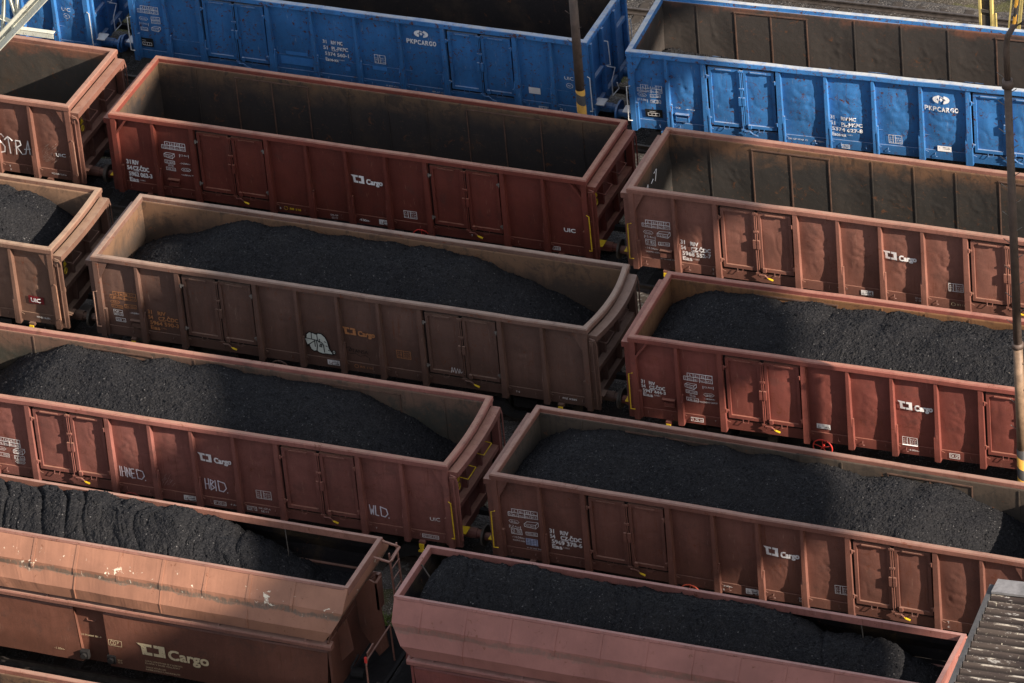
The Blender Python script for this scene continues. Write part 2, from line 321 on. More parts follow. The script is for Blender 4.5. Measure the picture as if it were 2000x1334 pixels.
# ---------------------------------------------------------------- open gondola wagon
L2 = 6.46
CZ_ST = [-5.28, -4.20, -2.15, -1.07, 0.0, 1.07, 2.15, 4.20, 5.28]
PL_ST = [-5.42, -4.43, -2.46, -1.23, 0.0, 1.23, 2.46, 4.43, 5.42]
class Gondola:
    def __init__(s, name, loc, yaw, label, base, rim, inner, seed, blue=False, dent=1., bow=0., hand=YEL, diag=False, skip_door_trim=False, bulge=.05, stake_mat=None, group='loaded and empty coal wagons in rows'):
        s.T = PL_ST if blue else CZ_ST; s.seed = seed; s.dent = dent; s.bul = bulge; s.blue = blue
        s.vn = VN(seed+3); s.vn2 = VN(seed+77)
        rnd = random.Random(seed); s.amp = [rnd.uniform(.65, 1.2) for _ in range(12)]
        s.xs = [-6.40] + s.T + [6.40]
        s.root = root = empty(name, loc, yaw); tag(root, label, 'freight wagon', group)
        P = root
        for sd in (-1, 1):
            # side wall: outer and inner skins of one dented sheet
            nx, nz = 290, 46
            X, Z = np.meshgrid(np.linspace(-6.42, 6.42, nx), np.linspace(1.24, 3.20, nz))
            D = s.disp(X, Z)
            Yo = sd*(1.315 + D); Yi = sd*(1.295 + D*.55 + s.inner_disp(X, Z))
            Xc = np.concatenate([X, X[::-1]]); Yc = np.concatenate([Yo, Yi[::-1]]); Zc = np.concatenate([Z, Z[::-1]])
            o = grid_mesh('side_wall', Xc, Yc, Zc, base, P)
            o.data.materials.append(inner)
            mi = np.zeros(len(o.data.polygons), np.int32); mi[len(mi)//2:] = 1; o.data.polygons.foreach_set('material_index', mi)
            # seam strip and sole bar under the wall
            b = MB(); zz = 1.66
            if blue: b.box(-6.40, s.T[1], sd*1.31, sd*1.329, zz, zz+.012); b.box(s.T[2], s.T[6], sd*1.31, sd*1.329, zz, zz+.012); b.box(s.T[7], 6.4, sd*1.31, sd*1.329, zz, zz+.012)
            b.box(-6.42, 6.42, sd*1.26, sd*1.345, .99, 1.245)
            for i in range(len(s.xs)-1):                    # rope hooks on the sill
                if i in (2, 7): continue
                for q in ((.25, .78) if rnd.random() < .6 else (.7,)):
                    xx = s.xs[i] + (s.xs[i+1]-s.xs[i])*q
                    b.tube([(xx, sd*1.345, 1.17), (xx+.01, sd*1.39, 1.14), (xx+.02, sd*1.39, 1.09), (xx+.05, sd*1.37, 1.08)], .009, 5)
            b.build('sole_bar', base, P)
            for i, x in enumerate(s.T):
                wide = i in (1, 2, 6, 7); w0, w1 = (.055, .07) if wide else (.036, .052)
                m = MB(); d = 1.472 if not blue else 1.46
                m.add([(x-w1, sd*1.31, .96), (x+w1, sd*1.31, .96), (x+w1, sd*d, .96), (x-w1, sd*d, .96),
                       (x-w0, sd*1.31, 3.165), (x+w0, sd*1.31, 3.165), (x+w0, sd*(d-.02), 3.165), (x-w0, sd*(d-.02), 3.165)],
                      [(0,3,2,1),(4,5,6,7),(0,1,5,4),(1,2,6,5),(2,3,7,6),(3,0,4,7)])
                if not wide or blue:                        # stepped gusset on the lower third
                    g = 1 if i < 5 else -1
                    m.prism([(sd*1.35, .965), (sd*1.468, .965), (sd*1.468, 1.62), (sd*1.40, 1.80), (sd*1.35, 1.80)], 'x', x+g*w1, x+g*(w1+.035))
                m.prism([(x+w1, 1.03), (x+w1+.09, 1.20), (x+w1, 1.24)], 'y', sd*1.365, sd*1.38)
                m.build('stake', stake_mat or base, P)
            for e in (-1, 1):                               # corner posts
                m = MB(); x0, x1 = sorted((e*6.30, e*6.435)); m.box(x0, x1, sd*1.33, sd*1.452, .95, 3.165)
                m.box(*sorted((e*6.24, e*6.30)), sd*1.34, sd*1.42, 1.0, 1.75)
                if diag: m.beam((e*6.31, sd*1.40, 2.72), (e*5.98, sd*1.40, 3.18), .05, .10, (0, 1, 0))
                else: m.prism([(e*6.30, 2.62), (e*6.30, 3.17), (e*6.02, 3.17)], 'y', sd*1.40, sd*1.43)
                m.build('corner_post', stake_mat or base, P)
                hm = MB(); hx = e*6.50                       # upright handrail at the corner
                if sd > 0 or (e < 0 and seed in (52, 53, 22, 23, 32, 13)) or (e > 0 and seed in (51, 52, 11, 21, 12, 31)):
                    hm.tube([(hx-e*.10, sd*1.46, 2.28), (hx-e*.02, sd*1.51, 2.28), (hx-e*.01, sd*1.51, 1.28), (hx-e*.10, sd*1.46, 1.25)], .013, 6)
                    hm.build('handrail', hand, P)
                hk = MB(); hx = e*5.60                       # towing bracket under the sill
                hk.box(hx-.07, hx+.07, sd*1.30, sd*1.42, .90, .985); o = hk.build('tow_bracket', base, P)
                hk = MB(); hk.prism([(hx-.055,.93),(hx+.055,.93),(hx+.06,.84),(hx+.03,.80),(hx+.09,.74),(hx+.09,.70),(hx-.09,.70),(hx-.09,.74),(hx-.03,.80),(hx-.06,.84)], 'y', sd*1.425, sd*1.45); hk.build('tow_hook', YEL, o)
            for k in (2, 7): s.doors(P, s.xs[k], s.xs[k+1], sd, base, stake_mat or base)
        # rim: mitred ring
        prof = [(.0, 3.165), (.145, 3.165), (.145, 3.272), (.118, 3.30), (.016, 3.30), (.0, 3.285)]
        if blue: prof = [(.0, 3.15), (.13, 3.15), (.145, 3.165), (.145, 3.287), (.132, 3.30), (.0, 3.30)]
        path = []
        nL, nW = 60, 24
        for i in range(nL): path.append((-1 + 2*i/nL, -1))
        for i in range(nW): path.append((1, -1 + 2*i/nW))
        for i in range(nL): path.append((1 - 2*i/nL, 1))
        for i in range(nW): path.append((-1, 1 - 2*i/nW))
        v = []; n = len(prof)
        for a, b_ in path:
            wob = float(s.vn(a*6, b_*2+3, 1.1))*.007*min(dent, 1)
            ex = bow*(1-b_*b_)**1 if a == 1 else 0
            for o_, z in prof:
                x = a*(6.315 + (o_ if abs(a) == 1 else 0)); y = b_*(1.325 + (o_ if abs(b_) == 1 else 0))
                x += (ex if a == 1 else 0); y += wob if abs(b_) == 1 and abs(a) < .98 else 0
                v.append((x, y, z + wob*.6))
        N = len(path); f = [(i*n+k, ((i+1) % N)*n+k, ((i+1) % N)*n+(k+1) % n, i*n+(k+1) % n) for i in range(N) for k in range(n)]
        link('top_rim', v, f, rim, P)
        # ends
        for e in (-1, 1):
            Yg, Zg = np.meshgrid(np.linspace(-1.32, 1.32, 60), np.linspace(1.24, 3.2, 40))
            bw = (bow*(1-(Yg/1.32)**2)*np.clip((Zg-2.2)/1., 0, 1) if e == 1 else 0*Yg)
            dd = (s.vn(Yg+20*e, Zg, 2.2)*.02 + s.vn2(Yg, Zg+9*e, 5)*.008)*dent*np.sin(np.pi*np.clip((Zg-1.24)/1.96, 0, 1))
            Xo = e*(6.37 + bw + dd); Xi = e*(6.345 + bw + dd)
            o = grid_mesh('end_wall', np.concatenate([Xo, Xi[::-1]]), np.concatenate([Yg, Yg[::-1]]), np.concatenate([Zg, Zg[::-1]]), base, P)
            o.data.materials.append(inner); mi = np.zeros(len(o.data.polygons), np.int32); mi[len(mi)//2:] = 1; o.data.polygons.foreach_set('material_index', mi)
            m = MB(); X = lambda a, b: sorted((e*a, e*b))
            def bent(z0, z1, xin, xout, y0=-1.37, y1=1.37, bb=1.):
                n_ = 16; vv = []; ff = []
                for i in range(n_+1):
                    y = y0+(y1-y0)*i/n_; q = bow*(1-(y/1.37)**2)*bb if e == 1 else 0
                    vv += [(e*(xin+q), y, z0), (e*(xout+q), y, z0), (e*(xout+q), y, z1), (e*(xin+q), y, z1)]
                for i in range(n_):
                    for k in range(4): ff.append((i*4+k, i*4+(k+1) % 4, (i+1)*4+(k+1) % 4, (i+1)*4+k))
                ff += [(3,2,1,0), tuple(n_*4+k for k in range(4))]; m.add(vv, ff)
            if blue:
                for y in (-1.25, -.45, .45, 1.25): m.box(*X(6.38, 6.50), y-.05, y+.05, 1.0, 3.15)
                m.box(*X(6.38, 6.47), -1.2, -.5, 1.95, 2.05); m.box(*X(6.38, 6.47), .5, 1.2, 2.45, 2.55); m.box(*X(6.38, 6.48), -1.37, 1.37, 1.0, 1.25)
            else:
                bent(2.93, 3.08, 6.43, 6.66); bent(1.93, 2.05, 6.38, 6.56, bb=.3); bent(1.05, 1.27, 6.38, 6.52, bb=0)
                for y in (-.5, .42): m.box(*X(6.37, 6.50), y-.035, y+.035, 1.2, 2.95)
                for y in (-1.36, 1.28): m.box(*X(6.42, 6.60), y, y+.08, .95, 2.95)
                for sd in ((-1, 1) if e > 0 else ()):       # end flap lock: rods and lever under the beam end
                    m.tube([(e*6.50, sd*1.42, 3.02), (e*6.62, sd*1.44, 3.0), (e*6.66, sd*1.42, 2.85), (e*6.66, sd*1.42, 1.2)], .018, 6)
                    m.tube([(e*6.57, sd*1.45, 2.9), (e*6.57, sd*1.45, 1.05)], .014, 6); m.box(*X(6.46, 6.62), sd*1.38-.03, sd*1.38+.03, 2.78, 2.93)
            m.build('end_frame', base, P)
            if e > 0 and seed in (11, 12, 21, 31, 52):       # overhead line warning on the end frame
                w_ = MB(); w_.prism([(-1.17, 2.62), (-1.01, 2.62), (-1.09, 2.78)], 'x', 6.40, 6.408) if blue else w_.prism([(-.88, 2.40), (-.70, 2.40), (-.79, 2.60)], 'x', 6.40, 6.408)
                yc, zc = (-1.09, 2.46) if blue else (-.79, 2.26); w_.torus((6.404, yc, zc), (1, 0, 0), .075, .014, 16, 6); w_.tube([(6.404, yc+.02, zc+.05), (6.404, yc-.02, zc), (6.404, yc+.02, zc-.01), (6.404, yc-.01, zc-.05)], .008, 5)
                w_.build('warning_sign', YEL, P)
            # end handrails, step
            m = MB()
            if blue:
                m.tube([(e*6.5, -.42, 2.75), (e*6.60, -.42, 2.75), (e*6.62, -.42, 2.3), (e*6.62, -.42, 2.05), (e*6.5, -.42, 2.02)], .014, 6)
                m.tube([(e*6.5, -.35, 1.95), (e*6.72, -.35, 1.95), (e*6.66, -.5, 1.62), (e*6.66, -.5, 1.2), (e*6.76, -.3, 1.3), (e*6.74, -.35, 1.5)], .016, 6)
                m.build('end_handrail', hand, P)
                st = MB(); st.box(*X(6.44, 6.72), -1.30, -.98, 1.36, 1.385); st.build('step', WRAIL, P)
            else:
                for y0, z0 in ((-.95, 2.62), (.05, 2.62)):
                    m.tube([(e*6.4, y0, z0+.05), (e*6.72, y0, z0), (e*6.72, y0+.5, z0), (e*6.4, y0+.5, z0+.05)], .012, 6)
                m.build('end_handrail', hand if hand is YEL and seed in (11, 31, 41) else base, P)
                st = MB(); st.box(*X(6.45, 6.7), -1.33, -1.05, 1.33, 1.35); st.build('step', hand if hand is YEL else base, P)
            for y in (-.875, .875):
                b1 = MB(); b1.tube([(e*6.42, y, 1.06), (e*6.80, y, 1.06)], .125, 14); b1.tube([(e*6.78, y, 1.06), (e*6.985, y, 1.06)], .10, 14); bo = b1.build('buffer', base, P)
                b2 = MB(); b2.tube([(e*6.965, y, 1.06), (e*7.015, y, 1.06)], .235, 20); b2.build('buffer_head', GRIME if not blue else base, bo)
            b3 = MB(); b3.box(*X(6.4, 6.8), -.06, .06, .98, 1.12); b3.torus((e*6.86, 0, 1.02), (0, 1, 0), .07, .028, 12, 6); b3.tube([(e*6.8, 0, 1.0), (e*6.95, .02, .7), (e*7.0, 0, .55)], .03, 6)
            b3.tube([(e*6.45, .35, .95), (e*6.7, .33, .7), (e*6.9, .25, .55), (e*7.0, .2, .6)], .025, 6); b3.build('coupler', DARK, P)
            # bogies
            bx = e*4.5; bm = MB()
            for sd in (-1, 1):
                bm.prism([(bx-1.25,.42),(bx-1.2,.62),(bx-.5,.60),(bx-.3,.30),(bx+.3,.30),(bx+.5,.60),(bx+1.2,.62),(bx+1.25,.42),(bx+.6,.28),(bx+.3,.16),(bx-.3,.16),(bx-.6,.28)], 'y', sd*.98, sd*1.12)
            bm.box(bx-.3, bx+.3, -1.0, 1.0, .42, .68); bo = bm.build('bogie', DARK, P)
            for ax in (-.9, .9):
                w = MB()
                for sd in (-1, 1):
                    w.tube([(bx+ax, sd*.70, .46), (bx+ax, sd*.83, .46)], .46, 24)
                w.tube([(bx+ax, -.8, .46), (bx+ax, .8, .46)], .08, 8); w.build('wheelset', GRIME, bo)
        m = MB(); m.box(-6.34, 6.34, -1.30, 1.30, 1.17, 1.25); m.build('floor', inner, P)
        m = MB(); m.box(-6.3, 6.3, -.5, -.3, .72, 1.165); m.box(-6.3, 6.3, .3, .5, .72, 1.165)
        for x in (-5.8, -3, -1.4, 1.4, 3, 5.8): m.box(x-.08, x+.08, -1.25, 1.25, .85, 1.168)
        m.tube([(-1.0, .0, .75), (.6, .0, .75)], .2, 12); m.build('underframe', DARK, P)
    def surf(s, x, z, lift=.026):
        y = 1.315 + s.disp(x, z) + lift
        y = np.where(np.asarray(z) < 1.25, 1.345+lift*.7, y)
        for k in (2, 7): y = np.where((x > s.xs[k]) & (x < s.xs[k+1]) & (z > 1.3), 1.385+lift, y)
        return -y
    def disp(s, x, z):
        x = np.asarray(x, float); z = np.asarray(z, float); d = np.zeros_like(x+z)
        t = np.clip((z-1.25)/1.9, 0, 1)
        for i in range(len(s.xs)-1):
            x0, x1 = s.xs[i]+.04, s.xs[i+1]-.04; q = np.clip((x-x0)/(x1-x0), 0, 1); msk = (x > x0) & (x < x1)
            if i in (2, 7): continue
            sh = np.abs(np.sin(np.pi*q))**1.15*np.abs(np.sin(np.pi*t))**.9
            w = np.abs(s.vn(x+i*3.7, z, 2.6)); w2 = np.abs(s.vn2(x*1.0+z*.6+i, z-x*.5, 4.6))
            dd = s.bul*s.amp[i]*sh + s.dent*sh*(-.010*np.clip(1-w*3, 0, 1) + .007*s.vn(x*1.6, z+5, 1.7) + .0035*s.vn2(x+z, z*1.2, 6.5) - .013*np.clip(1-w2*6.5, 0, 1))
            d = np.where(msk, dd, d)
        return d
    def inner_disp(s, x, z):
        return (s.vn(x, z+11, 1.9)*.0035 + s.vn2(x+4, z+3, 6.5)*.003 - .005*np.clip(1-5*np.abs(s.vn2(x+z, z-x, 3.1)), 0, 1))*.6*min(s.dent, 1.2)*np.sin(np.pi*np.clip((z-1.24)/1.96, 0, 1))
    def doors(s, P, xa, xb, sd, mat, smat):
        xa += .09; xb -= .09; mid = (xa+xb)/2
        z0, z1 = 1.34, 3.05
        dk = MB(); dk.box(xa-.03, xb+.03, sd*1.318, sd*1.326, 1.26, 3.16); dk.build('door_recess', DARK, P)
        for j, (a, b) in enumerate(((xa+.03, mid-.05), (mid+.05, xb-.03))):
            X, Z = np.meshgrid(np.linspace(a+.07, b-.07, 26), np.linspace(z0+.07, z1-.07, 40))
            q = np.clip((X-a-.07)/(b-a-.14), 0, 1); t = np.clip((Z-z0-.07)/(z1-z0-.14), 0, 1); sh = np.abs(np.sin(np.pi*q))**.6*np.abs(np.sin(np.pi*t))**.5
            D = sh*(s.bul*.7*(.7+.3*s.vn(a+0*X, 3+0*Z, 1)) + s.dent*(.005*s.vn(X, Z+5, 4.5) - .007*np.clip(1-4*np.abs(s.vn(X+9, Z, 2.3)), 0, 1)))
            leaf = grid_mesh('door', X, sd*(1.345+D), Z, mat, P)
            f = MB(); y0, y1 = sd*1.325, sd*1.395
            f.box(a, a+.075, y0, y1, z0, z1); f.box(b-.075, b, y0, y1, z0, z1); f.box(a+.075, b-.075, y0, y1, z0, z0+.085); f.box(a+.075, b-.075, y0, y1, z1-.085, z1)
            f.box(a+.2, b-.2, sd*1.40, sd*1.43, z1-.06, z1-.03)
            hx = (a+b)/2; f.tube([(hx-.07, sd*1.40, z0), (hx-.06, sd*1.43, z0-.07), (hx+.06, sd*1.43, z0-.07), (hx+.07, sd*1.40, z0)], .009, 5)
            f.build('door_frame', smat, leaf)
            hx = a-.03 if j == 0 else b+.03
            for zz in (z0+.22, z1-.26):
                h = MB(); h.box(hx-.06, hx+.06, sd*1.40, sd*1.44, zz-.018, zz+.018); h.tube([(hx, sd*1.44, zz-.05), (hx, sd*1.44, zz+.05)], .022, 6)
                h.build('hinge', SILV if s.seed in (12, 21, 22, 51) else smat, leaf)
            h = MB(); hx = b-.0 if j == 0 else a+.0; h.box(hx-.035, hx+.035, sd*1.412, sd*1.46, 2.02, 2.26); h.build('handle', smat, leaf)
        m = MB(); m.tube([(mid-.018, sd*1.42, 1.22), (mid-.018, sd*1.42, 3.06)], .017, 6); m.tube([(mid+.025, sd*1.425, 1.15), (mid+.025, sd*1.425, 3.0)], .013, 6)
        for zz in (1.3, 2.1, 2.5, 3.02): m.box(mid-.06, mid+.06, sd*1.40, sd*1.445, zz-.025, zz+.025)
        m.box(mid+.13, mid+.21, sd*1.41, sd*1.47, 1.36, 1.47); m.tube([(mid+.02, sd*1.45, 1.27), (mid+.17, sd*1.46, 1.28), (mid+.24, sd*1.46, 1.22)], .02, 6)
        lk = m.build('door_lock', smat, P)
        m = MB(); m.tube([(mid+.23, sd*1.46, 1.22), (mid+.27, sd*1.465, 1.20)], .012, 6); m.tube([(mid+.27, sd*1.465, 1.20), (mid+.38, sd*1.465, 1.165)], .024, 6); m.build('lever_grip', YEL if not s.blue else mat, lk)
    def wheel(s, x, z=.80, mat=REDP, sd=-1):
        m = MB(); c = (x, sd*1.36, z); m.torus(c, (0, 1, .12), .235, .016)
        for k in range(5):
            t = 2*math.pi*k/5+.3; m.tube([c, (x+math.cos(t)*.23, sd*1.36, z+math.sin(t)*.23)], .011, 5)
        m.tube([c, (x, sd*1.1, z)], .03, 6); m.build('brake_wheel', mat, s.root)
    def placard(s, x, z, mat, w=.30, h=.2):
        m = MB(); m.box(x, x+w, -1.352-.05, -1.336, z, z+.01); m.box(x-.01, x+w+.01, -1.44, -1.35, z+h, z+h+.015); m.box(x, x+.01, -1.41, -1.35, z, z+h); m.box(x+w-.01, x+w, -1.41, -1.35, z, z+h); m.box(x+.02, x+w-.02, -1.40, -1.392, z+.02, z+h*.55)
        m.build('placard_holder', mat, s.root)
    def inner_frames(s, mat, fm=None):                              # welded door frames seen on the inside of the far wall
        for k in (2, 7):
            a, b = s.xs[k]+.03, s.xs[k+1]-.03; m = MB()
            for x in (a, b): m.box(x-.014, x+.014, 1.272, 1.31, 1.26, 3.05)
            m.box((a+b)/2-.016, (a+b)/2+.016, 1.274, 1.31, 1.26, 3.05); m.box(a-.022, b+.022, 1.264, 1.311, 3.05, 3.078); m.build('inner_door_frame', fm or mat, s.root)
        for i in (0, 3, 4, 5, 8):
            x = s.T[i]; m = MB(); m.box(x-.014, x+.014, 1.276, 1.31, 1.26, 3.15); m.build('inner_seam', mat, s.root)

def coal_load(name, loc, yaw, label, ridges, seed, hw=1.286, xr=6.33, zmin=1.2, scal=(.07, 1.05), rip=.0, yrip=0., tanr=.68, dx=.021, bl=0., group='coal piled in the wagons'):
    vn, v2, v3 = VN(seed), VN(seed+5), VN(seed+9)
    xs = np.arange(-xr, xr+1e-6, dx); ys = np.linspace(-hw, hw, int(2*hw/dx))
    X, Y = np.meshgrid(xs, ys)
    H = np.full_like(X, -9.)
    for xa, xb, zt, yc, ky, rr in ridges:
        cx = np.clip(X, xa, xb) ; dX = X - cx
        sag = (1-np.abs(np.sin(np.pi*(X+seed)/scal[1])))*scal[0]*(1 + .6*(Y > .2)) if scal[0] else 0
        yy = Y-yc
        d = np.sqrt(dX**2 + (ky*yy)**2 + rr*rr) - rr
        h = zt - tanr*d - sag*np.exp(-(dX**2)*2)*np.clip((Y+.5)/1.2, .15, 1)
        H = np.maximum(H, h) if rr < 0 else np.where(H > -5, np.log(np.exp(H*9)+np.exp(h*9))/9, h)
    if rip:
        # grooves running across the load, as it slid from the chute
        ph = X*1.0 + .34*Y - .16*Y*Y + .22*v2(X, Y, 1.0)
        bw = np.abs(vn(ph, Y*.22, 1.0/yrip)); bw2 = np.abs(v3(ph+3, Y*.5, 2.6/yrip))
        H = H + rip*(np.minimum(bw*2.2, 1.0)**.7 - .6)*(.55 + .6*v2(X, Y*0, .7)**2 + .35*np.clip(Y+.3, 0, 1)) + rip*.35*np.minimum(bw2*2, 1)
    H = H + vn(X, Y, 1.1)*.045 + v2(X, Y, 4)*.018 + v3(X, Y, 11)*.012
    rs = np.random.RandomState(seed); H = H + rs.rand(*H.shape)*.024 + (rs.rand(*H.shape) > .988)*.03 + vn(X*.25+7, Y*1., 7.5)*.010 + v2(X, Y, 22)*.012
    lm_ = (rs.rand(*H.shape) > .9978)*rs.uniform(.02, .05, H.shape); H = H + np.maximum.reduce([lm_, np.roll(lm_, 1, 0)*.9, np.roll(lm_, 1, 1)*.9, np.roll(lm_, (1, 1), (0, 1))*.8])
    H = H + vn(X*1.6, 0*Y, 1.)*.06*np.clip((np.abs(Y)-hw+.35)/.35, 0, 1)
    H = np.maximum(H, zmin)
    # close the sides down to the floor
    X = np.pad(X, 1, mode='edge'); Y = np.pad(Y, 1, mode='edge'); H = np.pad(H, 1, constant_values=zmin-.01)
    o = grid_mesh(name, X, Y, H, COAL, smooth=False); o.location = loc; o.rotation_euler = (0, 0, R(yaw))
    tag(o, label, 'coal', group); return o

# ---------------------------------------------------------------- hopper wagon
HP = [(1.0, 3.85, .0), (1.35, 3.40, .03), (1.375, 3.24, .10), (1.52, 2.94, .28), (1.49, 2.66, .48)]
class Hopper:
    def __init__(s, name, loc, label, base, rimm, inner, low, seed, group, lend=True):
        s.root = P = empty(name, loc, 0); tag(P, label, 'hopper wagon', group); vn = VN(seed); LX = 6.27
        def shell(off, nm, mat, close=None):
            n = 150; v = []; f = []; K = len(HP)
            rows = []
            for sd in (-1, 1):
                for k, (hw, z, c) in enumerate(HP):
                    X = np.linspace(-(LX-c-off), LX-c-off, n)
                    dz = vn(X*1.0, X*0+k*3+sd, 1.4)*.018*(k > 0) + vn(X, X*0+k, 5)*.006
                    for x, q in zip(X, dz): v.append((x, sd*(hw - off + q), z + q*.3))
            for si in (0, 1):
                for k in range(K-1):
                    for i in range(n-1):
                        a = (si*K+k)*n+i; f.append((a, a+1, a+n+1, a+n))
            for e in (0, n-1):                               # sloping end walls
                for k in range(K-1): f.append((k*n+e, (K+k)*n+e, (K+k+1)*n+e, (k+1)*n+e))
            if close:
                a = (K-1)*n; b = (2*K-1)*n; f.append((a, a+n-1, b+n-1, b))
            return link(nm, v, f, mat, P)
        shell(0, 'hopper_body', base); shell(.03, 'hopper_lining', inner, True)
        for i, x in enumerate(np.arange(-5.6, 5.9, 1.06)):   # pressed ribs and seams on the sloping sides
            for sd in (-1, 1):
                m = MB()
                pr = [(sd*1.02, 3.835), (sd*1.362, 3.40), (sd*1.385, 3.25), (sd*1.37, 3.25), (sd*1.34, 3.40), (sd*1.0, 3.82)]
                m.prism(pr, 'x', x-.035, x+.035)
                if i % 2: m.prism([(sd*1.385, 3.23), (sd*1.533, 2.94), (sd*1.505, 2.67), (sd*1.48, 2.67), (sd*1.51, 2.94), (sd*1.36, 3.23)], 'x', x-.012, x+.012)
                m.build('side_rib', base, P)
        m = MB()
        for sd in (-1, 1): m.prism([(sd*.925, 3.70), (sd*1.0, 3.72), (sd*1.03, 3.83), (sd*1.0, 3.875), (sd*.925, 3.87)], 'x', -LX+.07, LX-.07)
        for e in (-1, 1): m.prism([(e*(LX-.09), 3.68), (e*(LX+.01), 3.68), (e*(LX+.01), 3.875), (e*(LX-.09), 3.872)], 'y', -1.0, 1.0)
        m.build('top_rim', rimm, P)
        m = MB()
        for x in (-5.0, 3.9, 1.2):
            m.tube([(x, .95, 3.74), (x+.12, .75, 3.2), (x+.15, .6, 2.8)], .013, 6)
        m.tube([(-LX+.1, .35, 3.8), (-LX+.75, -.1, 3.35)], .018, 6)
        m.build('inner_stay', GRIME, P)
        m = MB()
        for sd in (-1, 1):
            m.prism([(sd*1.30, 2.40), (sd*1.46, 2.40), (sd*1.47, 2.49), (sd*1.45, 2.52), (sd*1.30, 2.56)], 'x', -5.92, 5.92)
            m.box(-5.75, 5.75, sd*1.24, sd*1.30, 2.3, 2.68)
            for x in np.arange(-5.3, 5.6, 2.12): m.prism([(sd*1.30, 2.56), (sd*1.44, 2.55), (sd*1.30, 2.68)], 'x', x-.02, x+.02)
        m.build('side_beam', rimm, P)
        # lower chute covers
        for sd in (-1, 1):
            for a, b, a2, b2 in ((-5.80, -.48, -5.70, -.36), (.27, 5.78, .33, 5.68)):
                m = MB(); n_ = 40; vv = []; ff = []
                for k, (y, z) in enumerate(((1.36, 2.31), (1.385, 2.27), (1.40, 1.9), (1.43, 1.4), (1.45, .88), (1.40, .86))):
                    t = (2.31-z)/1.45
                    for i in range(n_):
                        x = (a+(b-a)*i/(n_-1))*(1-t) + (a2+(b2-a2)*i/(n_-1))*t; vv.append((x, sd*(y + .012*float(vn(x, z*1.5, 1.1))), z))
                for k in range(5):
                    for i in range(n_-1): q = k*n_+i; ff.append((q, q+1, q+n_+1, q+n_))
                m.add(vv, ff)
                for e, e2 in ((a, a2), (b, b2)):
                    q = 1 if e in (a,) else -1; m.add([(e, sd*1.36, 2.31), (e2, sd*1.42, .88), (e2+q*.02, sd*1.25, .88), (e+q*.02, sd*1.25, 2.31)], [(0,1,2,3)])
                m.box(a+.05, b-.05, sd*1.375, sd*1.392, 2.262, 2.272); m.build('chute_cover', low, P)
            m = MB(); m.box(-.60, .42, sd*1.20, sd*1.27, .80, 2.40); m.tube([(-.22, sd*1.27, 1.98), (-.18, sd*1.30, 1.95), (-.02, sd*1.30, 1.95), (.02, sd*1.27, 1.98)], .012, 5)
            m.build('centre_panel', low, P)
            m = MB()
            for x in (-.30, .38): m.box(x-.10, x+.10, sd*1.38, sd*1.50, .98, 1.18); m.tube([(x, sd*1.50, 1.08), (x, sd*1.56, 1.08)], .07, 12)
            m.build('chute_latch', DARK, P)
        for e in (-1, 1):
            X = lambda a, b: sorted((e*a, e*b))
            m = MB(); m.box(*X(5.80, 5.86), -1.40, 1.40, .85, 2.56); m.prism([(-1.38, 2.56), (1.38, 2.56), (1.1, 2.75), (-1.1, 2.75)], 'x', *X(5.80, 5.84)); m.build('end_bulkhead', low, P)
            m = MB()
            for y in (.15,): m.prism([(e*5.86, 3.02), (e*6.25, 3.30), (e*6.42, 3.22), (e*6.55, 1.5), (e*6.3, 1.2), (e*5.9, 1.9)], 'y', y-.02, y+.02)
            m.prism([(e*5.86, 2.6), (e*6.1, 2.9), (e*6.2, 2.1), (e*5.86, 1.7)], 'y', -.9, -.86)
            m.box(*X(6.38, 6.44), .13, .40, 2.5, 3.25)
            m.build('end_gusset', low, P)
            m = MB(); m.box(*X(5.86, 6.80), -1.30, 1.30, 1.10, 1.14)
            for i in range(60): y = -1.28+i*2.56/59; m.box(*X(5.95, 6.72), y-.008, y+.008, 1.14, 1.152)
            m.build('end_platform', DARK, P)
            if e < 0 and not lend: continue
            m = MB(); m.tube([(e*6.66, -1.30, .95), (e*6.66, -1.30, 2.05), (e*6.66, -1.22, 2.15), (e*6.66, .1, 2.15), (e*6.66, .14, 1.15)], .022, 8)
            m.beam((e*6.64, -1.15, 2.22), (e*6.64, -.80, 2.24), .03, .12); m.build('platform_rail', rimm, P)
            m = MB(); m.tube([(e*6.66, -1.30, 2.12), (e*6.66, -1.30, 2.26)], .035, 8); m.build('signal_lamp', REDP, P)
            m = MB()
            for y in (.78, 1.20): m.beam((e*6.50, y, 3.62), (e*6.56, y+.0, 1.14), .05, .03)
            for z in np.arange(1.4, 3.6, .30): m.tube([(e*6.53, .78, z), (e*6.53, 1.20, z)], .013, 6)
            m.tube([(e*6.27, .95, 3.80), (e*6.58, 1.0, 3.70), (e*6.66, 1.02, 3.66), (e*6.66, .55, 3.62), (e*6.62, .50, 3.60), (e*6.27, .45, 3.70)], .03, 8)
            m.build('ladder', rimm, P)
            m = MB(); m.box(*X(5.86, 6.5), -.5, -.3, .9, 1.1); m.tube([(e*6.0, -.7, 1.3), (e*6.3, -.7, 1.3)], .12, 12); m.tube([(e*6.1, -.95, 1.6), (e*6.25, -.8, 1.9)], .025, 6); m.build('brake_gear', DARK, P)
        for e in (-1, 1):
            for y in (-.875, .875):
                b1 = MB(); b1.tube([(e*6.75, y, 1.0), (e*7.0, y, 1.0)], .11, 14); bo = b1.build('buffer', DARK, P)
                b2 = MB(); b2.tube([(e*6.98, y, 1.0), (e*7.03, y, 1.0)], .22, 18); b2.build('buffer_head', GRIME, bo)
            bx = e*4.6; bm = MB(); bm.box(bx-1.2, bx+1.2, -1.1, -.98, .35, .6); bm.box(bx-1.2, bx+1.2, .98, 1.1, .35, .6); bm.box(bx-.3, bx+.3, -.98, .98, .4, .6); bo = bm.build('bogie', DARK, P)
